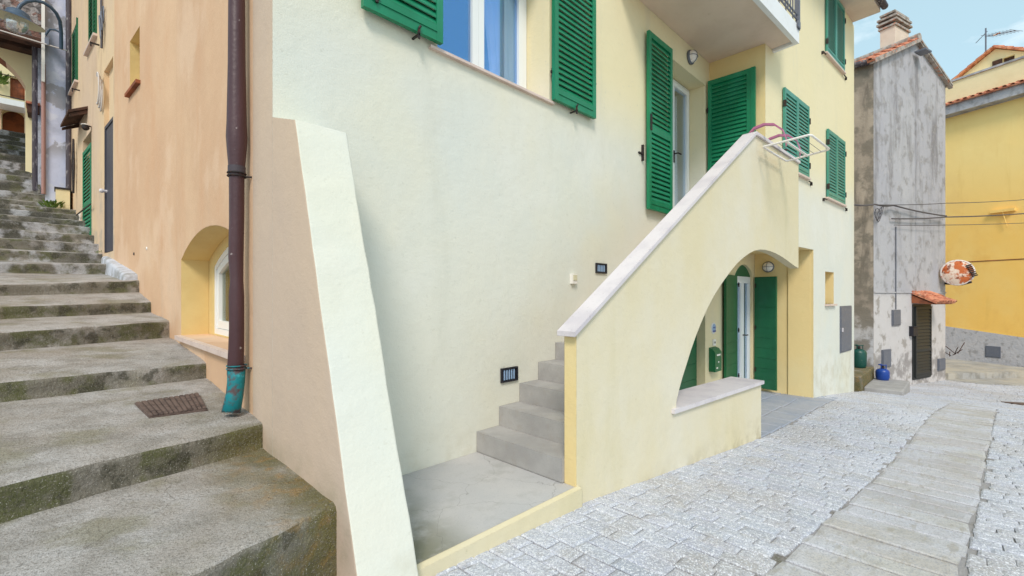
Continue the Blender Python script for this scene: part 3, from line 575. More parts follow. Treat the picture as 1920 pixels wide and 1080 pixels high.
def bwin(px0, px1, yb, yt, zt=None):
    a, z0 = B.at(px0, yb); b = B.at(px1, yb)[0]
    z1 = zt if zt else B.at(px0, yt)[1]
    mid = (a+b)/2
    m = MB(); m.fbox(B, a-.05, b+.05, 0, .055, z0-.03, z0-.002); W_ = m.build('window', PINKM, H)
    for p, q in ((a, mid-.002), (mid+.002, b)):
        l_ = leaf(W_, B, p, q, z0, z1, .012, th=.035, st=.05, br=.1, pitch=.06)
    m = MB(); m.fbox(B, a-.006, a+.0, .002, .03, z0, z1); m.build('shutter_edge', IRON, W_)
    for s, sg in ((a, -1), (b, 1)):
        m = MB(); m.fbox(B, s+sg*.04, s+sg*.20, .02, .035, z0-.05, z0-.035); m.fbox(B, s+sg*.18, s+sg*.20, .0, .035, z0-.09, z0-.034); m.build('shutter_stop', IRON, W_)
    return W_
b2 = bwin(1466, 1512, 0, 0) if False else None
def bw(px0, px1, pyb0, pyt0):      # from the left edge's bottom and top in the photo
    a, z0 = B.at(px0, pyb0); z1 = B.at(px0, pyt0)[1]; b = B.at(px1, 0)[0]
    return a, b, z0, z1
for (px0, px1, pyb, pyt) in ((1466, 1512, 311, 165), (1548, 1580, 370, 240), (1546, 1579, 99, -60)):
    a, b, z0, z1 = bw(px0, px1, pyb, pyt)
    if px0 != 1466: z1 = z0+1.28
    mid = (a+b)/2
    m = MB(); m.fbox(B, a-.05, b+.05, 0, .055, z0-.035, z0-.003); W_ = m.build('window', PINKM, H)
    for p, q in ((a, mid-.002), (mid+.002, b)): leaf(W_, B, p, q, z0, z1, .012, th=.035, st=.045, br=.1, pitch=.058, mat=GREENF)
    for s, sg in ((a, -1), (b, 1)):
        m = MB(); m.fbox(B, s+sg*.03, s+sg*.2, .02, .036, z0-.06, z0-.045); m.fbox(B, s+sg*.184, s+sg*.2, .0, .036, z0-.1, z0-.044); m.build('shutter_stop', IRON, W_)
        for z in (z0+.2, z1-.25):
            m = MB(); m.fbox(B, s-.012, s+.012, .02, .062, z-.05, z+.05); m.build('hinge', IRON, W_)
# arched window in the side wall
m = MB(); fprism(m, S1, archpoly(3.3, 5.9, -.6, .5, .3), -.42, -.245); 
wf = archpoly(3.70, 5.49, -.385, .30, .2); 
aw2 = wall('window', Frame((.9,0),(0,1),(-1,0)), [(3.3,-.6),(5.9,-.6),(5.9,.75),(3.3,.75)], [wf], 0, REVEAL, H) if False else None
F2 = Frame((1.142,0),(0,1),(-1,0))
wr = wall('window_recess', F2, rect(3.3, 5.9, -.6, .8), [wf], .12, REVEAL, H)
def shrink(lp, e):
    c0 = sum(p[0] for p in lp)/len(lp); z0 = min(p[1] for p in lp); z1 = max(p[1] for p in lp); s0 = min(p[0] for p in lp); s1 = max(p[0] for p in lp)
    fx = (s1-s0-2*e)/(s1-s0); fzz = (z1-z0-2*e)/(z1-z0)
    return [(c0+(p[0]-(s0+s1)/2)*fx+((s0+s1)/2-c0), z0+e+(p[1]-z0)*fzz) for p in lp]
F3 = Frame((1.15,0),(0,1),(-1,0))
wn = wall('window', F3, wf, [shrink(wf,.055)], .07, PVC, H)
wi = shrink(wf,.06); wall('sash', Frame((1.16,0),(0,1),(-1,0)), wi, [shrink(wi,.075)], .05, PVC, wn)
m = MB(); fprism(m, S1, shrink(wi,.07), -.30, -.29); m.build('glass', GLASSD, wn)
m = MB(); m.fbox(S1, 3.5, 5.7, -.62, -.6, -.6, .7); m.build('blind', CURT, wn)
m = MB(); m.fbox(S1, 3.45, 5.73, -.24, .05, -.445, -.402); m.build('sill', PINKM, wn)
# slit window in the side wall
m = MB(); m.fbox(S2, 1.58, 2.25, -.34, -.302, 2.75, 3.57); sl = m.build('slit_window', REVEAL, H)
m = MB(); m.fbox(S2, 1.58, 2.26, -.2, .05, 2.755, 2.798); m.build('sill', RUSTB, sl)
# side wall small holes
# ------------------------------------------------------------------ balcony
m = MB()
bo = [(4.6,2.897),(4.6,1.975),(7.55,1.79),(7.58,2.07),(7.337,2.09),(7.337,2.897)]
m.prism([(a,b,3.70) for a,b in bo], (0,0,.17)); bal = m.build('balcony', CEIL, H)
m = MB()
def lip(p, q, w_, z0, z1):
    p = Vector((*p,0)); q = Vector((*q,0)); t = (q-p).normalized(); n_ = Vector((t.y,-t.x,0))
    m.box8([(*(a.xy),z) for z in (z0,z1) for a in (p, q, q+n_*w_, p+n_*w_)])
lip((4.6,1.975),(7.56,1.789),.06,3.665,3.92); lip((7.56,1.73),(7.60,2.07),.06,3.666,3.921); m.build('slab_edge', WHITEP, bal)
m = MB()
for z in (4.0,4.07,4.85): m.tube([(4.6,1.93,z),(7.6,1.74,z)], .012, 8)
rl = m.build('railing', GREYM, bal)
for k in range(22):
    u_ = 5.4+k*.1; m = MB(); v_ = 1.93-(u_-4.6)*.0633; m.box(u_-.008,u_+.008,v_-.008,v_+.008,4.0,4.85); m.build('baluster', GREYM, rl)
m = MB(); m.box(7.57,7.62,1.71,1.76,3.85,4.95); m.box(7.5,7.6,1.7,1.72,3.86,3.95); m.build('railing_post', GREYM, rl)
for k in range(4):
    m = MB(); v_ = 1.80+k*.09; m.box(7.59,7.606,v_-.008,v_+.008,4.0,4.85); m.build('baluster', GREYM, rl)

# ------------------------------------------------------------------ outside staircase
ST = thing('outside_staircase', 'outside staircase of grey concrete steps behind a cream parapet pierced by a big arch', 'staircase', (3.5, 2.2, -1.5))
m = MB()
m.prism([(1.18,2.897,-1.303),(1.18,1.885,-1.303),(2.5,1.885,-1.303),(2.5,2.897,-1.303)], (0,0,-.6)); m.build('lower_landing', LAND, ST)
m = MB(); zt = lambda u: -1.300
m.add([(1.19,1.885,-2),(2.52,1.885,-2),(2.52,1.845,-2),(1.19,1.845,-2),(1.19,1.885,-1.30),(2.52,1.885,-1.297),(2.52,1.845,-1.303),(1.19,1.845,-1.306)], [(0,1,2,3),(7,6,5,4),(0,4,5,1),(1,5,6,2),(2,6,7,3),(3,7,4,0)])
m.build('landing_edge', SKIRT, ST)
RSR = .1675; TR = .257
for i in range(14):
    u0 = 2.48+i*TR; z1 = -1.30+(i+1)*RSR; m = MB()
    u1 = u0+TR if i < 13 else 5.85
    zlow = -1.29 if i < 5 else z1-.2
    if i == 13: break
    zb_ = zlow if i else -1.30; m.box8([(a_,b_,c_) for c_ in (zb_,z1) for a_,b_ in ((u0,PV(u0)+(.085 if i else .109)),(u1-.0015,PV(u1)+.085),(u1-.0015,2.8965),(u0,2.8965))]); 
    st_ = m.build('step', CONC, ST)
m = MB(); bz = lambda u: .84-(5.838-u)*.652
m.box8([(a_,b_,c_) for f_ in (0,1) for a_,b_,c_ in ((3.7,PV(3.7)+.1,bz(3.7)+.15*f_),(5.838,PV(5.838)+.1,bz(5.838)+.15*f_),(5.838,2.895,bz(5.838)+.15*f_),(3.7,2.895,bz(3.7)+.15*f_))]); m.build('stair_soffit', CEIL, ST)
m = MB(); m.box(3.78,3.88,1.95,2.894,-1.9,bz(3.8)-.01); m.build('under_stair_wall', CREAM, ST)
# parapet
ap = [(1497,503),(1490,499),(1482,493),(1474,487),(1465,481),(1454,475),(1444,471),(1434,468.5),(1425,468),(1415,470),(1405,475),(1394,483),(1383,493),(1372,506),(1360,522),(1349,538),(1338,556),(1327,577),(1315,604),(1304,632),(1295,658),(1287,684),(1280,706),(1274,728),(1270,745),(1268,755)]
arch = [P.at(*q) for q in ap]
sLow = P.at(1427,712)[0]; sl0 = P.at(1268,755)[0]; sEnd = P.at(1497,500)[0]; zs0 = arch[-1][1]
sAp, zAp = P.at(1415, 248); z0p = P.at(1083,620)[1]-.01
zSill0, zSill1 = -1.035, -1.065
outer = [(.0,-3),(.0,z0p),(sAp,zAp-.035),(sEnd,zAp-.035)]+arch+[(sl0+.005,zSill0),(sLow,zSill1),(sLow,-3)]
wall('parapet_wall', P, outer, [], .107, SKIRT, ST, side=[((-1,0,0), YEL)])  # near end face yellower: warm bounce light put into its plaster colour
m = MB(); m.fbox(P, sl0-.1, sLow-.002, -.32, -.109, -3, zSill1-.004); m.build('low_wall', SKIRT, ST)
m = MB(); ss = P.at(1265,763,.03)[0]; se = P.at(1433,706,.03)[0]
m.box8([P(ss,.03,zSill0+.002),P(se,.03,zSill1+.002),P(se,-.36,zSill1+.002),P(ss,-.36,zSill0+.002),P(ss,.03,zSill0+.042),P(se,.03,zSill1+.042),P(se,-.36,zSill1+.042),P(ss,-.36,zSill0+.042)])
m.build('sill', MARBLE, ST)
m = MB(); th = .035
sc0 = -.045; slope = (zAp-.035-z0p)/sAp
m.box8([P(sc0,.025,z0p+sc0*slope),P(sAp,.025,zAp-.033),P(sAp,-.135,zAp-.033),P(sc0,-.135,z0p+sc0*slope),P(sc0,.025,z0p+sc0*slope+th),P(sAp,.025,zAp+.006),P(sAp,-.135,zAp+.006),P(sc0,-.135,z0p+sc0*slope+th)])
m.fbox(P, sAp+.001, sEnd, -.135, .025, zAp-.033, zAp+.004); m.build('coping', MARBLE, ST)
m = MB(); m.fbox(P, sEnd-.1, sEnd-.002, -.42, -.109, .84, zAp-.036); m.build('parapet_return', SKIRT, ST)

# ------------------------------------------------------------------ fixtures on the house
def vent(px0, py0, px1, py1, label):
    a, z1 = A.at(px0, py0); b, z0 = A.at(px1, py1); _, z0 = A.at(px0, py1)
    T_ = thing('wall_vent', label, 'vent', A((a+b)/2, 0, z0), 'black wall vents on the cream facade')
    m = MB(); e = .014
    m.fbox(A, a, b, .001, .018, z0, z0+e); m.fbox(A, a, b, .001, .018, z1-e, z1); m.fbox(A, a, a+e, .001, .018, z0+e, z1-e); m.fbox(A, b-e, b, .001, .018, z0+e, z1-e)
    m.build('frame', BLACK, T_)
    n = 6; w_ = (b-a-2*e)/n
    m = MB(); m.fbox(A, a+e, b-e, .001, .004, z0+e, z1-e); m.build('backing', BLACK, T_)
    m = MB()
    for i in range(1, n): 
        m.fbox(A, a+e+i*w_-.008, a+e+i*w_+.004, .005, .013, z0+e+.006, z1-e-.006)
    m.build('bars', BLUEP, T_)
vent(938, 691, 969, 718, 'black framed grille low on the cream wall beside the concrete steps')
vent(1116, 493, 1136, 512, 'small black framed grille high on the cream wall just above the marble coping')
a, z = A.at(1073, 532)
bx = thing('junction_box', 'small white plastic box on the cream wall above the concrete steps', 'junction box', A(a,0,z))
m = MB(); m.fbox(A, a-.04, a+.04, .001, .035, z, z+.10); m.build('case', WPLAST, bx)
m = MB(); m.fbox(A, a-.03, a+.03, .036, .042, z+.035, z+.09); m.build('cover', CREAML, bx)
def bulkhead(F, s, z, label):
    T_ = thing('wall_lamp', label, 'lamp', F(s,0,z), 'round bulkhead lamps')
    n = Vector((*F.n,0)); m = MB(); c = F(s,.001,z); m.lathe(c, [(0,0),(.10,0),(.105,.02),(.10,.035),(.085,.04)], n, 24); m.build('base', GREYM, T_)
    m = MB(); m.lathe(c, [(.088,.036),(.084,.06),(.065,.09),(.03,.105),(0,.108)], n, 24); m.build('glass', WPLAST, T_)
    m = MB(); u_ = Vector((*F.t,0)); zz = Vector((0,0,1))
    for ax in (u_, zz):
        m.tube([c+ax*(.095*math.cos(k*math.pi/10))+n*(.04+.075*math.sin(k*math.pi/10)) for k in range(11)], .004, 6)
    m.build('cage', GREYM, T_)
bulkhead(A, 6.61, 3.52, 'round caged bulkhead lamp on yellow wall under the balcony')
bulkhead(Frame((9.53,0),(0,-1),(-1,0)), -2.66, .55, 'round bulkhead lamp inside the arched porch above the dark green door')
mb = thing('mailbox', 'green metal mailbox on the porch wall seen through the big arch', 'mailbox', A(7.46,0,-1.2))
m = MB(); m.prism([A(7.32,.001,-1.2),A(7.32,.10,-1.2),A(7.32,.10,-.90),A(7.32,.06,-.84),A(7.32,.001,-.82)], (.26,0,0)); m.build('body', GREEND, mb)
m = MB(); m.fbox(A, 7.38, 7.52, .101, .106, -.95, -.925); m.build('slot', WPLAST, mb)
m = MB(); m.fbox(A, 7.36, 7.42, .101, .106, -1.15, -1.13); m.lathe(A(7.45,.1,-1.05), [(0,.012),(.012,.01),(.014,0)], (0,-1,0), 10); m.build('lock', WPLAST, mb)
pl = thing('round_plaque', 'small round blue and white plaque on the porch wall above the mailbox', 'plaque', A(7.50,0,-.6))
m = MB(); m.lathe(A(7.50,.001,-.52), [(.0,.012),(.09,.010),(.095,0)], (0,-1,0), 24); m.build('rim', WPLAST, pl)
m = MB(); m.lathe(A(7.50,.012,-.52), [(.0,.004),(.07,.003),(.072,0)], (0,-1,0), 24); m.build('face', BLUEP, pl)
m = MB(); m.fbox(A, 7.44, 7.56, .0165, .019, -.58, -.555); m.fbox(A, 7.46, 7.54, .0165, .019, -.52, -.50); m.build('lettering', BLUEM, pl)
bl = thing('doorbell', 'white doorbell between the round plaque and the green mailbox', 'doorbell', A(7.5,0,-.8))
m = MB(); m.fbox(A, 7.46, 7.56, .001, .02, -.80, -.70); m.build('plate', WPLAST, bl)
m = MB(); m.fbox(A, 7.495, 7.525, .021, .027, -.765, -.735); m.build('button', BLACK, bl)
a, z1 = B.at(1574,574); b, _ = B.at(1595,574); _, z0 = B.at(1574,662)
gp = thing('meter_cabinet', 'grey metal utility door in the cream facade below the niche', 'utility cabinet', B((a+b)/2,0,z0))
m = MB(); m.fbox(B, a, b, .001, .014, z0, z1); m.build('frame', GREYM, gp)
m = MB(); m.fbox(B, a+.03, b-.03, .015, .024, z0+.03, z1-.03); dr = m.build('door', GREYM, gp)
m = MB(); m.fbox(B, a+.07, a+.11, .025, .04, (z0+z1)/2-.05, (z0+z1)/2+.03); m.build('handle', MARBLE, dr)
# downpipe
dp = thing('downpipe', 'thick brown rain pipe on the peach wall with a teal outlet at its foot', 'rain pipe', (.80,3.35,-.75))
cu = .825; cv = 3.35
prof = [(-.62,.042,.0),(-.5,.047,.012),(-.35,.045,.004),(-.2,.043,.0),(.0,.044,-.006),(.1,.038,.0),(.25,.043,.006),(.5,.043,0),(.78,.044,0),(.82,.046,0),(.95,.056,0),(1.03,.061,0),(1.12,.057,0),(1.5,.05,0),(2.0,.047,0),(3.2,.046,0),(5.8,.046,0)]
m = MB(); m.tube([(cu-abs(o_)*.5, cv+o_, z) for z, r, o_ in prof], [r for z, r, o_ in prof], 18); m.build('pipe', PIPE, dp)
m = MB(); m.tube([(cu,cv,-.45),(cu-.004,cv,-.56),(cu-.015,cv-.012,-.64),(cu-.04,cv-.03,-.745)], [.052,.05,.05,.054], 18, cap=False); o_ = m.build('outlet', TEAL, dp)
sm = o_.modifiers.new('s','SOLIDIFY'); sm.thickness = .004
m = MB(); m.tube([(cu-.01,cv-.01,-.60),(cu-.03,cv-.02,-.70)], .044, 16); m.build('outlet_throat', BLACK, o_)
for z in (.775, -.47):
    m = MB(); r_ = .052 if z > 0 else .056
    for dz in (0,.02): m.tube([(cu+r_*math.cos(k*math.pi/10), cv+r_*math.sin(k*math.pi/10), z+dz) for k in range(21)], .005, 6)
    m.tube([(cu+.03,cv-.02,z),(.9,cv-.05,z)], .006, 6)
    m.build('clamp', IRON if z > 0 else TEAL, dp)
m = MB(); m.tube([(cu,cv,.79),(cu,cv,.84)], .0505, 18); m.build('joint_sleeve', DPIPE, dp)
# drain cover on the steps
dc = thing('drain_grate', 'rusty rectangular drain grate set in the mossy step at the foot of the rain pipe', 'grate', (.55,3.6,-.75))
gx, gy = Frame((.36,3.22),(.98,.05),(.05,-1)), None
# grate corners from the photo, on the tread
def tread(u, v): f = (v-3.06)/(4.5-3.06); return -.787+f*.087
gc = [(.40,3.55),(.70,3.54),(.74,4.02),(.37,3.97)]
def gq(a, b):   # bilinear
    x = (gc[0][0]*(1-a)*(1-b)+gc[1][0]*a*(1-b)+gc[2][0]*a*b+gc[3][0]*(1-a)*b); y = (gc[0][1]*(1-a)*(1-b)+gc[1][1]*a*(1-b)+gc[2][1]*a*b+gc[3][1]*(1-a)*b)
    return x, y
def gbox(m, a0, a1, b0, b1, h0, h1):
    V = []
    for h in (h0, h1):
        for a, b in ((a0,b0),(a1,b0),(a1,b1),(a0,b1)):
            x, y = gq(a, b); V.append((x, y, tread(x, y)+h))
    m.box8(V)
m = MB(); gbox(m, 0, 1, 0, 1, -.01, .012); m.build('plate', MANH, dc)
m = MB()
for i in range(12): gbox(m, i/12+.012, (i+1)/12-.012, .03, .97, .013, .020)
m.build('bars', MANH, dc)

# drying rack
rk = thing('drying_rack', 'white wire clothes drying rack hooked by two mauve arms over the parapet', 'clothes rack', (6.2,1.5,1.75))
zR = 1.75; c_ = [(5.86,1.70),(5.78,1.20),(6.52,1.16),(6.70,1.66)]
m = MB(); loop = []
for i in range(4):
    p = Vector((*c_[i],zR)); q = Vector((*c_[(i+1)%4],zR)); loop += [p.lerp(q,.04), p.lerp(q,.5), p.lerp(q,.96)]
loop.append(loop[0]); m.tube(loop, .013, 8); m.build('frame', WPLAST, rk)
m = MB()
for f in (.18,.34,.66,.82):
    p = Vector((*c_[0],zR)).lerp(Vector((*c_[1],zR)), f); q = Vector((*c_[3],zR)).lerp(Vector((*c_[2],zR)), f); m.tube([p,q], .003, 6)
m.build('wires', GREYM, rk)
m = MB(); p = Vector((*c_[0],zR)).lerp(Vector((*c_[1],zR)), .5); q = Vector((*c_[3],zR)).lerp(Vector((*c_[2],zR)), .5); m.tube([p,q], .012, 8); m.build('middle_bar', WPLAST, rk)
for uu in (5.98,6.52):
    vw = PV(uu); m = MB()
    path = [(vw+.10,1.90),(vw+.12,1.97),(vw+.06,2.03),(vw-.05,2.05),(vw-.16,2.02),(vw-.25,1.93),(vw-.29,1.80),(vw-.28,1.75)]
    for i in range(len(path)-1):
        (va,za),(vb,zb) = path[i], path[i+1]
        m.box8([(uu-.025,va,za-.012),(uu+.025,va,za-.012),(uu+.025,vb,zb-.012),(uu-.025,vb,zb-.012),(uu-.025,va,za+.012),(uu+.025,va,za+.012),(uu+.025,vb,zb+.012),(uu-.025,vb,zb+.012)])
    m.build('arm', MAUVE, rk)

# ------------------------------------------------------------------ alley side
AH = thing('alley_house', 'peach plastered house up the alley steps with dark grey door and green shutters', 'house', (2, 11.5, 0))
d_ = lambda v: (v-6)*1.00355
gd = rect(d_(9.36), d_(10.12), .70, 3.72); gs = rect(d_(11.35), d_(12.35), 1.05, 3.05)
u1w = rect(d_(10.78), d_(11.75), 4.58, 6.0); u2w = rect(d_(13.0), d_(13.95), 4.45, 5.75)
wall('street_wall', S2, rect(3.283, d_(14.1), -.5, 8), [gd, gs, u1w, u2w], .3, ALLEYP, AH)
m = MB(); m.fbox(S2, 3.3, d_(14.1), -3.5, -.5, 7.9, 8.0); m.fbox(S2, 3.29, d_(14.1), -3.6, -3.4, -.5, 8); m.fbox(S2, 3.285, 3.5, -3.5, -.305, 5.9, 8); m.build('rear_wall', ALLEYP, AH)
m = MB(); m.fbox(S2, d_(9.36), d_(10.12), -.16, -.06, 2.82, 3.72); m.build('blocked_panel', ALLEYP, AH)
m = MB(); m.fbox(S2, d_(9.37), d_(10.11), -.08, -.02, .72, 2.8); dr = m.build('metal_door', DGREY, AH)
m = MB(); m.fbox(S2, d_(9.37), d_(9.41), -.019, -.005, .72, 2.8); m.fbox(S2, d_(10.07), d_(10.11), -.019, -.005, .72, 2.8); m.fbox(S2, d_(9.41), d_(10.07), -.019, -.005, 2.75, 2.8); m.build('door_frame', DGREY, dr)
m = MB(); m.lathe(S2(d_(10.0),-.02,1.72), [(.025,0),(.02,.03),(.035,.06),(.03,.09),(0,.1)], (-1,-.08,0), 14); m.build('knob', MARBLE, dr)
gdr = leaf(AH, S2, d_(11.37), d_(12.33), 1.07, 2.82, -.03, pitch=.07, mids=(1.75,), name='louvred_door')
m = MB(); m.fbox(S2, d_(11.37), d_(12.33), -.2, -.15, 2.85, 3.04); m.build('fanlight', GLASSD, gdr)
m = MB(); m.fbox(S2, d_(11.0), d_(12.7), .05, .065, 1.62, 1.64); m.build('door_bar', IRON, gdr)
for (a, b, z0, z1) in ((10.78,11.75,4.58,6.0),(13.0,13.95,4.45,5.75)):
    m = MB(); m.fbox(S2, d_(a)-.05, d_(b)+.05, -.02, .06, z0-.045, z0-.003); W_ = m.build('window', PINKM, AH)
    leaf(W_, S2, d_(a)+.002, d_((a+b)/2), z0, z1, -.045, pitch=.07, mat=GREEND); leaf(W_, S2, d_((a+b)/2)+.002, d_(b)-.002, z0, z1, -.045, pitch=.07, mat=GREEND)
    m = MB(); m.fbox(S2, d_(a)-.25, d_(a)-.22, 0, .12, z0-.28, z0-.26); m.fbox(S2, d_(a)-.25, d_(a)-.23, .1, .12, z0-.33, z0-.26); m.build('shutter_stop', IRON, W_)
    m = MB(); m.fbox(S2, d_(a)-.01, d_(a)+.004, -.0, .03, z0, z1); m.build('shutter_edge', GREEND, W_)
# timber canopy
cn = thing('timber_canopy', 'brown slatted timber canopy over the green louvred alley door', 'canopy', S2(d_(11.9),.25,3.2))
m = MB()
for i in range(9):
    s = d_(11.75)+i*.13; m.prism([S2(s,0,3.54),S2(s,0,3.59),S2(s,.27,3.44),S2(s,.27,3.39)], S2(.12,0,0)-S2(0,0,0))
m.build('boards', DARKW, cn)
for s in (d_(11.77), d_(12.85)):
    m = MB(); m.prism([S2(s,0,3.46),S2(s,0,3.53),S2(s,.25,3.38),S2(s,.25,3.33)], S2(.05,0,0)-S2(0,0,0)); m.build('bearer', DARKW, cn)
lp = thing('wall_lamp', 'small white and dark lantern under the timber canopy in the alley', 'lamp', S2(d_(11.1),0,2.95))
m = MB(); m.lathe(S2(d_(11.35),.08,3.02), [(.0,.12),(.06,.10),(.07,.09),(.05,.085)], (0,0,1), 14); m.build('shade', WPLAST, lp)
m = MB(); m.lathe(S2(d_(11.35),.08,3.02), [(.05,.085),(.055,.03),(.03,0),(0,0)], (0,0,1), 14); m.tube([S2(d_(11.35),0,3.10),S2(d_(11.35),.08,3.10)], .01, 6); m.build('bulb_holder', IRON, lp)
# iron ornament and number plates
orn = MB(); s0 = d_(13.2)
pts = [(0,0,.0),(.1,0,.35),(.0,0,.7),(-.1,0,.35),(0,0,0)]
orn.tube([S2(s0+p[0],.05,2.15+p[2]*1.6) for p in pts], .018, 6)
for k in range(5): orn.tube([S2(s0-.1,.05,2.4+k*.15),S2(s0+.1,.05,2.5+k*.15)], .012, 6)
orn.build('iron_ornament', IRON, label='dark wrought iron ornament on the alley wall left of the green louvred door', cat='ornament')
np_ = thing('house_number', 'two white digits of a house number beside the green louvred alley door', 'house number', S2(d_(12.75),0,1.5))
for ds in (0,.16):
    m = MB(); m.prism([S2(d_(12.65)+ds,.001,1.35),S2(d_(12.65)+ds+.05,.001,1.35),S2(d_(12.65)+ds+.07,.001,1.68),S2(d_(12.65)+ds+.02,.001,1.68)], S2(0,.02,0)-S2(0,0,0)); m.build('digit', WPLAST, np_)
# conduit with loops of cable
cb = thing('cable_conduit', 'dark cable running down the alley wall with a pale coiled loop at its end', 'cable', S2(d_(10.05),0,3.6))
m = MB(); m.tube([S2(d_(10.12)+.04*math.sin(k*1.9), .03, 7.6-k*.35) for k in range(11)], .018, 6); m.build('cable', CABLE, cb)
m = MB()
for q in range(3): m.tube([S2(d_(10.0)+.08*math.cos(k*.7)+q*.02, .03+q*.015, 4.6-q*.10+(.14+.04*q)*math.sin(k*.7+q)) for k in range(10)], .010, 6)
m.build('loop', GREYM, cb)
m = MB()
for q in range(3): m.tube([S2(d_(10.15)+.09*math.cos(k*.6), .03+q*.02, 3.55+q*.05+.14*math.sin(k*.6)-.04*k) for k in range(11)], .014, 6)
m.build('coil', WCABLE, cb)
for (px, py, lab) in ((252,476,'small dark drain hole in the peach wall, the one nearer the grey door'), (276,466,'small pale plug in the peach wall above the whitewashed kerb')):
    s, z = S2.at(px, py); m = MB(); m.lathe(S2(s,.001,z), [(0,.008),(.018,.008),(.022,0)], (-1,-.08,0), 10); m.build('wall_plug', IRON if px == 252 else WPLAST, label=lab, cat='wall plug')

def cp(px, py, t): return Vector(((((px-960)/853)+1)*t/R2, (1-(px-960)/853)*t/R2, (555-py)/853*t))
# passage house across the alley
PH = thing('passage_house', 'old house with peeling bluish white pier and rough stone wall bridging the alley', 'house', (-.5, 14.8, 1.8))
m = MB(); m.box(-.18,.9,14.12,14.5,-.5,9.5); m.build('pier', BLUEW, PH)
m = MB(); m.box(-4.5,-.183,14.15,14.6,5.55,9.5); m.build('bridge_wall', STONEW, PH)
m = MB(); m.box(-4.5,-.183,14.12,14.35,5.42,5.549); m.build('lintel', DARKW, PH)
m = MB(); m.box(-4.5,-.3,14.605,14.945,5.43,5.7); m.build('passage_ceiling', DARKW, PH)
m = MB()
AF = Frame((0,14.95),(1,0),(0,-1)); wall('rear_arch', AF, rect(-4.5,-.33,2.0,9.0), [archpoly(-2.5,-.50,2.01,4.7,.72,24)], .45, PALEY, PH, side=[((0,0,-1), RUSTB),((-1,0,0), ORANGE)])
m = MB(); m.prism([(-.30,14.6,-.5),(-.62,18.5,-.5),(.3,18.5,-.5),(.3,14.6,-.5)], (0,0,7.5)); m.build('inner_wall', WASH, PH)
# pipes by the passage
def pipe(name, label, path, r, mat, grp=None):
    m = MB(); m.tube(path, r, 10); return m.build(name, mat, label=label, cat='rain pipe')
pipe('drain_pipe', 'dark speckled rain pipe in the corner right of the bluish white pier', [(.19,14.0,2.05),(.19,14.0,9)], .055, DPIPE)
pipe('drain_pipe', 'slim dark rain pipe inside the passage left of the bluish white pier', [(-.34,14.4,2.3),(-.34,14.4,6)], .045, DPIPE)
pipe('drain_pipe', 'pinkish brown pipe on the left corner of the bluish white pier', [(-.205,14.08,2.2),(-.205,14.08,5.0)], .035, PINKP)
m = MB(); m.box(-.235,-.182,14.0,14.118,4.6,9); m.build('cable_duct', WPLAST, label='white vertical cable duct on the pier edge behind the street lamp', cat='cable duct')
m = MB(); 
rc = thing('tiled_canopy', 'small dark canopy with red tile edge inside the alley passage', 'canopy', (-.45,14.5,4.0))
m = MB(); m.box(-.46,-.27,14.5,15.1,4.02,4.2); m.build('boards', DARKW, rc)
m = MB(); m.box(-.48,-.26,14.46,15.12,4.203,4.25); m.build('tiles', TILE, rc)
pln = thing('planter', 'small cream masonry planter at the foot of the bluish white pier', 'planter', (.08,13.85,2.0))
m = MB(); m.box(-.02,.2,13.7,14.1,1.8,2.28); m.build('box', PALEY, pln)
m = MB(); m.box(-.04,.22,13.68,14.1,2.283,2.32); m.build('rim', IRON, pln)
def tuft(name, label, c, r, h, n, parent=None):
    m = MB(); rnd = random.Random(3)
    for _ in range(n):
        a = rnd.uniform(0,6.28); rr = r*rnd.random()**.5; b = Vector((c[0]+rr*math.cos(a), c[1]+rr*math.sin(a), c[2]+rnd.uniform(0,.4)*h))
        d = Vector((math.cos(a)*.6+rnd.uniform(-.3,.3), math.sin(a)*.6+rnd.uniform(-.3,.3), rnd.uniform(.3,1))).normalized()*rnd.uniform(.4,1)*h*.7; s = d.cross(Vector((0,0,1))).normalized()*h*.1
        m.add([b, b+d*.5+s, b+d, b+d*.5-s], [(0,1,2,3)])
    return m.build(name, LEAF, label=label, cat='plant', recalc=False)
tuft('weeds', 'tuft of green weeds on the alley steps beside the cream planter', (-.08,13.75,1.86), .16, .22, 120)
tuft('weeds', 'tiny weed growing on the step below the dark grey alley door', (.50,10.3,.72), .07, .06, 30)
# far house
FH = thing('far_house', 'sunny pale yellow house seen through the alley passage with arch and brown window', 'house', (-1.2,22,4))
FF = Frame((0,22),(1,0),(0,-1))
def fp(px, py): return FF.at(px, py)
h1 = archpoly(fp(3,0)[0], fp(46,0)[0], 4.4, fp(25,238)[1]+.25, .35)
win_ = [fp(19,185)[0], fp(47,0)[0], fp(30,186)[1], fp(30,146)[1]]
wall('facade', FF, rect(-5,.5,3.5,12), [h1, rect(*win_)], .4, PALEY, FH)
m = MB(); m.fbox(FF, -5, .5, .002, .03, 3.5, fp(20,190)[1]); 
wall('lower_band', Frame((0,21.97),(1,0),(0,-1)), rect(-5,.5,4.0,fp(20,195)[1]), [h1], .025, ORANGE, FH)
m = MB(); m.fbox(FF, -3, .5, -3, -.5, 3.5, 8); m.build('arch_interior', RUSTB, FH)
W_ = casement(FH, FF, win_[0], win_[1], win_[2], win_[3], -.12, frm=RUSTB, glassm=GLASS)
m = MB(); a, z0 = fp(-20,190); b, z1 = fp(48,160)
for z in (z1, z0+.1): m.tube([FF(a,.6,z),FF(b,.6,z)], .015, 6)
rl = m.build('railing', IRON, FH)
m = MB(); m.fbox(FF, a, b, 0, .7, z0-.18, z0); m.build('balcony', WHITEP, FH)
m = MB(); m.fbox(FF, *[q for q in (fp(30,0)[0], fp(47,0)[0])], 0, .15, fp(30,112)[1], fp(30,105)[1]); m.build('vent_slot', IRON, FH)
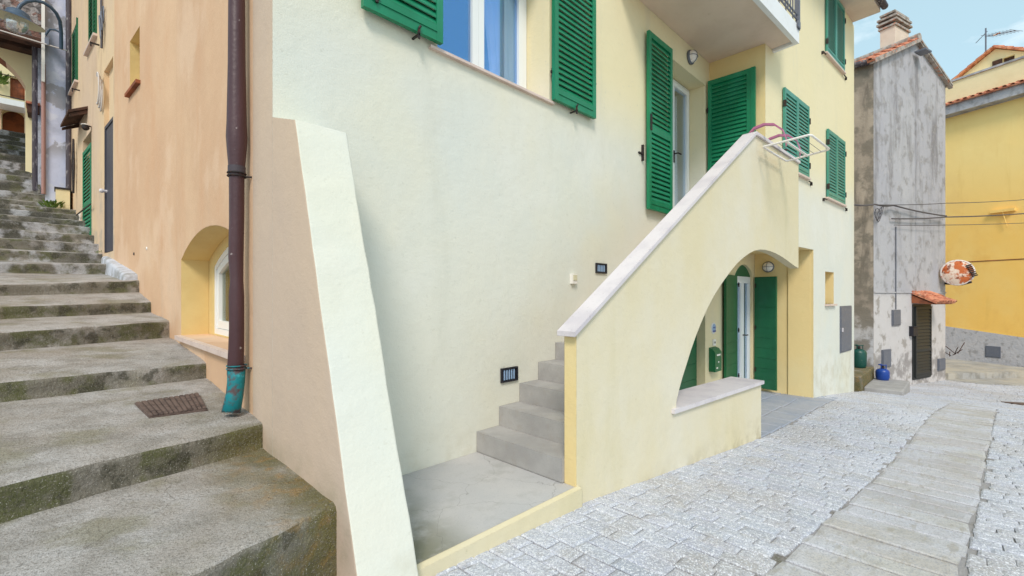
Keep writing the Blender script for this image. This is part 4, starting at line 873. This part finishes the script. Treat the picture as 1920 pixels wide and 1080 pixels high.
leaf(FH, FF, fp(18,0)[0], fp(32,0)[0], fp(20,94)[1], fp(20,80)[1]+.5, .01, name='shutter')
tuft('climbing_plant', 'green climbing plant beside the brown window of the far yellow house', (fp(-1,0)[0],21.7,fp(5,165)[1]), .13, .45, 120)
# wire across
m = MB(); m.tube([cp(-120,22,9.0),cp(0,57,9.4),cp(126,95,9.85)], .014, 6); m.build('washing_line', WCABLE, label='pale taut wire crossing below the street lamp to the dark rain pipe', cat='wire')

# street lamp
tL = 9.0
LP = thing('street_lamp', 'blue grey enamel street lamp hanging from a curved bracket on the pier', 'street lamp', cp(36,60,tL))
arm = [cp(115,92,9.75),cp(115,60,9.7),cp(113,40,9.6),(cp(106,25,9.5)),cp(96,14,9.4),cp(82,5,9.3),cp(65,1,9.2),cp(50,3,9.1),cp(39,10,9.03),cp(34,18,9.0),cp(34,24,9.0)]
m = MB(); m.tube(arm, .032, 10); m.tube([cp(115,62,9.7),cp(104,56,9.66),cp(94,55,9.6),cp(86,66,9.62)], .02, 6); m.build('bracket', BLUEL, LP)
cL = cp(35,24,tL); ax = Vector((-.13,.15,-1)).normalized()
m = MB(); m.lathe(cL, [(.04,-.06),(.10,-.05),(.16,-.01),(.18,.06),(.20,.08),(.30,.12),(.40,.155)], ax, 28); sh = m.build('shade', BLUEL, LP, recalc=False)
m = MB(); m.lathe(cL, [(.398,.158),(.30,.132),(.2,.10),(.12,.09),(0,.09)], ax, 28); m.build('reflector', CREAML, sh, recalc=False)
m = MB(); m.lathe(cL, [(.15,.11),(.17,.18),(.17,.26),(.14,.35),(.08,.40),(0,.41)], ax, 20); m.build('globe', LGLASS, LP)
m = MB(); m.lathe(cL, [(.04,.15),(.05,.22),(.04,.3),(0,.32)], ax, 12); m.build('bulb', WPLAST, LP)
m = MB(); m.box8([cp(px_, py_, t_) for t_ in (9.7,9.85) for px_, py_ in ((84,84),(92,84),(92,70),(84,70))]); m.build('junction_box', GREYM, label='small grey box on the pier under the lamp bracket', cat='junction box')

# ------------------------------------------------------------------ grey gabled house
GH = thing('gabled_house', 'tall narrow weathered grey house with gable, chimney and dark louvred door', 'house', (16.5, 1.5, -2.4))
WW = 4.24; zr = 7.08
front = [(0,-4),(WW,-4),(WW,6.35),(2.31,zr),(0,6.0)]
wall('front_wall', T, front, [], .4, GREYT, GH)
wall('side_wall', TS, rect(.402, 6, -4, 5.98), [], .3, MOSSW, GH)
m = MB(); m.fbox(T, 0.003, .3, -.42, -.4, -4, 5.9); m.fbox(T, WW-.3, WW, -6, -.41, -4, 6.2); m.build('rear_wall', GREYT, GH)
m = MB(); m.fbox(TS, .004, .4, -.05, -.002, -4, 5.97); m.build('corner_render', MOSSW, GH)
# roof: two corrugated slopes
def tiles(parent, name, p0, along, down, nA, L, pitch=.2, r=.055, mat=TILE, rows_=4):
    al = Vector(along).normalized(); dn = Vector(down).normalized(); up = al.cross(dn).normalized()
    if up.z < 0: up = -up
    m = MB()
    for i in range(nA):
        for k in range(rows_):
            seg = 6; vs = []; La = L/rows_
            rj = random.uniform(-.006,.006)
            for q, rr, hh in ((k*La-.03, r*.8, .0), ((k+1)*La, r, .015)):
                c = Vector(p0)+al*(i+.5)*pitch+dn*q+up*(hh+rj)
                for s in range(seg+1):
                    a = math.pi*s/seg; vs.append(c+al*rr*1.25*math.cos(a)+up*rr*math.sin(a))
                for s in range(seg+1):
                    a = math.pi*s/seg; vs.append(c+al*(rr*1.25-.016)*math.cos(a)+up*(rr-.016)*math.sin(a))
            n1 = seg+1; fs = []
            for s in range(seg):
                fs += [(s, s+1, 2*n1+s+1, 2*n1+s), (n1+s, 3*n1+s, 3*n1+s+1, n1+s+1), (2*n1+s, 2*n1+s+1, 3*n1+s+1, 3*n1+s)]
            m.add(vs, fs, True)
    c0 = Vector(p0)+up*.005; c1 = c0+al*nA*pitch; e = dn*(L-.02)
    m.add([c0, c1, c1+e, c0+e, c0-up*.05, c1-up*.05, c1+e-up*.05, c0+e-up*.05], [(0,1,2,3),(7,6,5,4),(0,4,5,1),(1,5,6,2),(2,6,7,3),(3,7,4,0)])
    return m.build(name, mat, parent, recalc=False)
dnL = T(-.25,0,5.92)-T(2.31,0,zr+.05); dnR = T(WW+.2,0,6.30)-T(2.31,0,zr+.05)
ridge = T(2.31,.12,zr+.06); back = T(0,-1,0)-T(0,0,0)
rfL = tiles(GH, 'roof', ridge, back, dnL, 26, dnL.length, rows_=6)
tiles(GH, 'roof', ridge, back, dnR, 26, dnR.length, rows_=5, mat=GTILE)
m = MB(); m.box8([T(s, d, z) for d in (.002,.10) for s, z in ((2.31,zr-.04),(WW+.22,6.22),(WW+.22,6.32),(2.31,zr+.06))]); m.box8([T(s, d, z) for d in (.002,.13) for s, z in ((2.31,zr-.04),(-.2,5.85),(-.2,5.97),(2.31,zr+.06))]); m.build('verge', GTILE, GH)
m = MB(); m.tube([TS(.1,.12,5.95),TS(6,.12,5.95)], .075, 10); m.build('gutter', DPIPE, GH)
m = MB()
m.tube([T(2.31,.10,zr+.1),T(2.31,-5,zr+.1)], .11, 10); m.build('ridge', GTILE, rfL)
# chimney
ch0, _ = T.at(1676,60,-.5); ch1, _ = T.at(1705,60,-.5)
zc = lambda y: T.at(1683, y, -.6)[1]
m = MB(); m.fbox(T, ch0+.05, ch1-.05, -.86, -.5, 6.3, zc(58)); chm = m.build('chimney', CEIL, GH)
for k in range(4):
    zz = zc(58)+k*.13; m = MB(); e = (0,.03,.02,-.03)[k]
    m.fbox(T, ch0+.01-e, ch1-.01+e, -.9-e, -.46+e, zz+.004, zz+.06)
    m.build('chimney_slab', GTILE, chm)
m = MB(); m.fbox(T, ch0+.10, ch1-.10, -.82, -.55, zc(58)+.004, zc(58)+.40); m.build('flue', BRONZE, chm)
m = MB(); s, z = T.at(1722,100,.1); m.fbox(T, s-.12, s+.25, .05, .3, z, z+.04); m.build('floodlight_tray', GREYM, GH)
s, z = T.at(1717,500); m = MB(); m.fbox(T, s-.008, s+.008, .001, .008, .1, zr-.2); m.build('render_joint', GREYT, GH)
a, z1 = T.at(1716,575,.05); b, _ = T.at(1745,575,.05); z0 = T.at(1716,709,.05)[1]
m = MB(); m.fbox(T, a-.07, b+.07, .002, .03, z0-.05, z1+.06); dr = m.build('louvred_door', BRONZE, GH)
leaf(dr, T, a, b, z0, z1, .032, mids=(z0+.75,), mat=BRONZE, pitch=.09, name='leaf')
m = MB(); m.fbox(T, .0+.01, WW, .001, .025, .08, .11); m.build('string_course', GREYT, GH)
cn = thing('tiled_canopy', 'little red tiled canopy over the dark louvred door of the grey house', 'canopy', T((a+b)/2,.2,z1))
tiles(cn, 'tiles', T(a-.12,.02,z1+.40), T.t+(0,), T(0,.55,-.28)-T(0,0,0), 7, .62, pitch=.17, rows_=2)
m = MB(); m.prism([T(a-.1,.001,z1+.1),T(a-.1,.001,z1+.32),T(a-.1,.5,z1+.07)], T(1.15,0,0)-T(0,0,0)); m.build('support', RUSTB, cn)
def panel(F, px0, py0, px1, py1, label, cat='utility panel', name='utility_panel', mat=GREYM, d=.03):
    a, z1 = F.at(px0, py0); b = F.at(px1, py0)[0]; z0 = F.at(px0, py1)[1]
    T_ = thing(name, label, cat, F((a+b)/2, 0, z0)); m = MB(); m.fbox(F, a, b, .002, d, z0, z1); m.build('frame', mat, T_)
    m = MB(); m.fbox(F, a+.025, b-.025, d+.001, d+.012, z0+.03, z1-.03); m.build('door', mat, T_); return T_
panel(T, 1671, 581, 1686, 611, 'pale grey meter box high on the grey house at the end of a conduit')
panel(T, 1652, 656, 1668, 690, 'tall grey panel behind the blue gas bottle')
panel(T, 1757, 673, 1770, 695, 'small grey hatch right of the dark louvred door')
a, z = T.at(1678, 580); z2 = T.at(1678,425)[1]
m = MB(); m.tube([T(a,.02,z),T(a,.02,z2)], .012, 8); m.build('conduit', GREYM, label='thin grey conduit rising from the meter box on the grey house', cat='conduit')
a, z1 = T.at(1704,613); b = T.at(1712,613)[0]; z0 = T.at(1704,630)[1]
mb = thing('mailbox', 'small black mailbox beside the dark louvred door of the grey house', 'mailbox', T(a,0,z0))
m = MB(); m.fbox(T, a, b, .002, .1, z0, z1); m.build('body', BLACK, mb); m = MB(); m.fbox(T, a-.01, b+.01, .0, .12, z1+.001, z1+.02); m.build('lid', BLACK, mb)
# stone steps
m = MB(); m.box(12.95,14.62,.98,1.66,-2.6,-2.06); s1_ = m.build('stone_step', CONC, label='low concrete block step under the blue gas bottle', cat='step', group='concrete steps by the grey house')
m = MB(); m.box(12.6,14.66,1.663,2.6,-2.5,-1.80); s2_ = m.build('stone_step', MOSSC, label='upper concrete step carrying the green gas bottle', cat='step', group='concrete steps by the grey house')
for s in (s1_, s2_):
    mo = s.modifiers.new('b','BEVEL'); mo.width = .025; mo.segments = 2
def bottle(c, r, h, mat, label, big):
    T_ = thing('gas_bottle', label, 'gas bottle', c, 'gas bottles by the grey house')
    m = MB(); m.lathe(c, [(0,.0),(r*.85,.0),(r*.9,.03),(r,.07),(r,h-.6*r),(r*.93,h-.35*r),(r*.7,h-.12*r),(r*.3,h),(0,h)], (0,0,1), 24); m.build('body', mat, T_)
    m = MB(); m.lathe((c[0],c[1],c[2]+h), [(0,.09),(.03,.085),(.035,.02),(.04,0),(0,-.01)], (0,0,1), 12); m.build('valve', IRON, T_)
    m = MB(); q = .55*r
    m.tube([(c[0]+q*math.cos(k*.35+.4), c[1]+q*math.sin(k*.35+.4), c[2]+h+.09) for k in range(15)], .012, 6)
    for k in (0,7,14): m.tube([(c[0]+q*math.cos(k*.35+.4), c[1]+q*math.sin(k*.35+.4), c[2]+h-.05),(c[0]+q*math.cos(k*.35+.4), c[1]+q*math.sin(k*.35+.4), c[2]+h+.09)], .01, 6)
    m.build('collar', mat, T_)
bottle((14.28,1.93,-1.80), .165, .47, GASG, 'tall green gas bottle on the upper concrete step', 1)
bottle((14.35,1.47,-2.06), .14, .28, BLUEM, 'short blue gas bottle on the low concrete step', 0)

# ------------------------------------------------------------------ yellow house
YH = thing('yellow_house', 'tall ochre yellow house with grey plinth and tiled eaves at the right edge', 'house', (23, 0, -2.5))
ze = 6.64
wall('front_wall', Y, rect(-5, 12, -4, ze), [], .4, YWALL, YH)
pl_ = [(-5,-4),(12,-4),(12,-3.6)]
sa, za = Y.at(1776,612); sb, zb = Y.at(1920,633)
m = MB(); k_ = (zb-za)/(sb-sa); fprism(m, Y, [(-5,-4),(12,-4),(12,zb+k_*(12-sb)),(-5,za+k_*(-5-sa))], .002, .035); m.build('plinth', PLINTH, YH)
m = MB(); m.fbox(Y, -5, 12, .001, .06, ze+.0, ze+.02); m.fbox(Y, -5, 12, .002, .38, ze+.021, ze+.34); m.build('fascia', GREYT, YH)
tiles(YH, 'eave_tiles', Y(-5,-.25,ze+.62), Y.t+(0,), Y(0,.75,-.26)-Y(0,0,0), 85, .80, rows_=2)
wall('upper_wall', Frame(tuple(Y(0,-.25,0).xy), Y.t, Y.n), rect(-5,12,ze+.2,8.02), [], .3, PALEY, YH)
m = MB(); m.fbox(Y, -5, 12, -.6, -.2, 8.023, 8.09); m.build('parapet_cap', GREYT, YH)
m = MB(); m.fbox(Y, -5, 12, -6, -.5, 7.8, 7.9); m.fbox(Y, -5, 12, -6.3, -6, -4, 8); m.build('rear_wall', PALEY, YH)
dF = Frame(tuple(Y(0,-2.5,0).xy), Y.t, Y.n)
gl = dF.at(1785,158); ga = dF.at(1866,92); gr = dF.at(1960,122)
s, z0_ = dF.at(1880,128); s2, _ = dF.at(1902,128); z1_ = dF.at(1885,108)[1]
gE = (ga[0]+(ga[0]-gl[0]), gl[1])
wall('attic_wall', dF, [(gl[0],6),(gE[0],6),(gE[0],gE[1]),ga,(gl[0],gl[1])], [rect(s,s2,z0_,z1_)], .3, PALEY, YH)
casement(YH, dF, s, s2, z0_, z1_, -.1, frm=DARKW, leaves=1)
m = MB(); m.fbox(dF, s-.28, s-.01, .002, .05, z0_, z1_); m.build('shutter', DARKW, YH)
bk = dF(0,-1,0)-dF(0,0,0); q1 = dF(gl[0]-.2,0,gl[1]-.05)-dF(ga[0],0,ga[1]+.08); q2 = dF(gE[0]+.2,0,gE[1]-.05)-dF(ga[0],0,ga[1]+.08)
tiles(YH, 'attic_roof', dF(ga[0],.2,ga[1]+.08), bk, q1, 16, q1.length, rows_=6); tiles(YH, 'attic_roof', dF(ga[0],.2,ga[1]+.08), bk, q2, 16, q2.length, rows_=6)
m = MB(); m.fbox(Y, Y.at(1790,493)[0], 12, .001, .012, Y.at(1790,493)[1], Y.at(1790,493)[1]+.03); m.build('string_line', RUSTB, YH)
panel(Y, 1848, 648, 1877, 669, 'grey ventilation hatch in the grey plinth of the yellow house', mat=GREYM, d=.05)
# antenna
an = thing('tv_antenna', 'rooftop television antenna with orange middle on the yellow house', 'antenna', dF(dF.at(1848,100)[0],-.5,8.5))
sa_, zt_ = dF.at(1848,53,-.5); zb_ = dF.at(1848,112,-.5)[1]
m = MB(); m.tube([dF(sa_,-.5,zb_-1),dF(sa_,-.5,zt_)], .025, 8); m.build('mast', GREYM, an)
s1, z1 = dF.at(1851,68,-.5); s2, z2 = dF.at(1905,57,-.5)
m = MB(); m.tube([dF(s1,-.5,z1),dF(s2,-.5,z2)], .014, 6)
for k in range(9):
    f = k/8; c = dF(s1+(s2-s1)*f, -.5, z1+(z2-z1)*f); m.tube([c+Vector((-.18,.18,.03)), c-Vector((-.18,.18,.03))], .008, 6)
m.tube([dF(s1,-.5,z1+.2),dF(s1-.35,-.5,z1-.1)], .012, 6)
m.build('boom', GREYM, an)
m = MB(); f = .3; m.fbox(dF, s1+(s2-s1)*.22, s1+(s2-s1)*.45, -.53, -.47, z1+(z2-z1)*.2-.04, z1+(z2-z1)*.4+.04); m.build('coupler', RUST, an)
# convex mirror seen from behind
tm = 13.1; cM = cp(1795,511,tm)
MR = thing('traffic_mirror', 'round rust stained traffic mirror seen from behind against the yellow wall', 'traffic mirror', cM)
axm = Vector((-.95,-.10,.05)).normalized()
m = MB(); m.lathe(cM, [(0,.09),(.15,.08),(.27,.045),(.34,0)], axm, 32); m.build('back', RUST, MR)
m = MB(); m.lathe(cM, [(.335,.012),(.365,.012),(.375,-.02),(.365,-.05),(.34,-.05)], axm, 32); m.build('rim', RIM, MR)
m = MB(); m.lathe(cM, [(0,-.03),(.34,-.045)], axm, 32); m.build('mirror_face', GLASS, MR)
m = MB(); m.tube([cM+Vector((-.02,-.28,-.28)), cM+Vector((.1,-.1,-.34)), T(WW+.002,-.1,(555-531)/853*13.6)], .03, 8); 
for k in range(7): m.tube([cM+Vector((-.06,-.30+.02*k,-.12+.05*k)), cM+Vector((.05,-.40+.02*k,-.08+.05*k))], .02, 6)
m.build('bracket', IRON, MR)

# cables along the street
def cable(pts, label, r=.014, sag=0, mat=CABLE):
    m = MB(); path = []
    for i in range(len(pts)-1):
        p, q = Vector(pts[i]), Vector(pts[i+1])
        for k in range(8):
            f = k/8; path.append(p.lerp(q, f)-Vector((0,0,sag*4*f*(1-f))))
    path.append(Vector(pts[-1])); m.tube(path, r, 6); return m.build('overhead_cable', mat, label=label, cat='cable')
cable([cp(1596,383,10.4),cp(1640,383,11.3),cp(1675,385,11.9),cp(1774,405,13.3)], 'thick black cable bundle looped from the cream house across the grey house front', .02, .03)
cable([cp(1640,384,11.3),cp(1775,381,13.3),cp(1925,374,14.5)], 'uppermost thin wire crossing the grey house to the yellow wall', .01, .02)
cable([cp(1672,410,11.9),cp(1774,407,13.3),cp(1925,400,14.5)], 'middle wire running from the grey house over the yellow wall', .018, .02)
cable([cp(1676,422,11.95),cp(1774,422,13.3),cp(1925,418,14.5)], 'lowest thin wire crossing the grey house and the yellow wall', .009, .01)
m = MB()
for q in range(3): m.tube([T(T.at(1640,400)[0]+.14*math.cos(k*.55)+q*.03, .06+.02*q, T.at(1640,402)[1]+(.14+.04*q)*math.sin(k*.55+q)) for k in range(12)], .008, 6)
m.build('cable_coil', CABLE, label='coil of spare black cable hanging on the grey house corner', cat='cable')
m = MB(); s, z = Y.at(1882,398); m.fbox(Y, s-.3, s+.3, .002, .14, z, z+.1); m.tube([Y(s,.1,z),Y(s+.1,.08,z-.5)], .015, 6); m.build('cable_bracket', YWALL, label='yellow painted cable bracket on the ochre wall', cat='bracket')
# ramp by the yellow house
m = MB()
c0 = [(18.9,.42),(22.6,.75),(21.6,-1.9),(20.0,-1.0)]
m.prism([(19.0,.50,-3),(18.98,.40,-3),(21.0,-1.25,-3),(21.75,-2.1,-3),(23.8,.6,-3)], (0,0,.67)); m.build('side_ramp', ROADF, kind='structure')
m = MB(); m.prism([(18.9,.55,-3),(18.6,-.3,-3),(20.2,-2.6,-3),(20.9,-3.6,-3),(21.9,-2.4,-3),(20,.4,-3)], (0,0,.50)); m.build('ramp_edge', ROADF, kind='structure')
m = MB(); c = [(cp(px,py,(2.36)*853/(py-555))) for px, py in ((1876,757),(1916,765),(1950,765),(1925,757))]
m.prism([(p.x,p.y,fz(p.x)+.004) for p in c], (0,0,.012)); m.build('manhole_cover', MANH, label='brown rusty cover in the paving at the right edge', cat='cover')
m = MB(); 
for k in range(6):
    p = cp(1780+k*3, 668-k, 15.0); m.tube([p, p+Vector((.35*math.cos(k),.3*math.sin(k*2),.12+.05*k))], .012, 5)
m.build('twig_pile', DARKW, label='small heap of bare twigs at the foot of the yellow wall', cat='twigs')
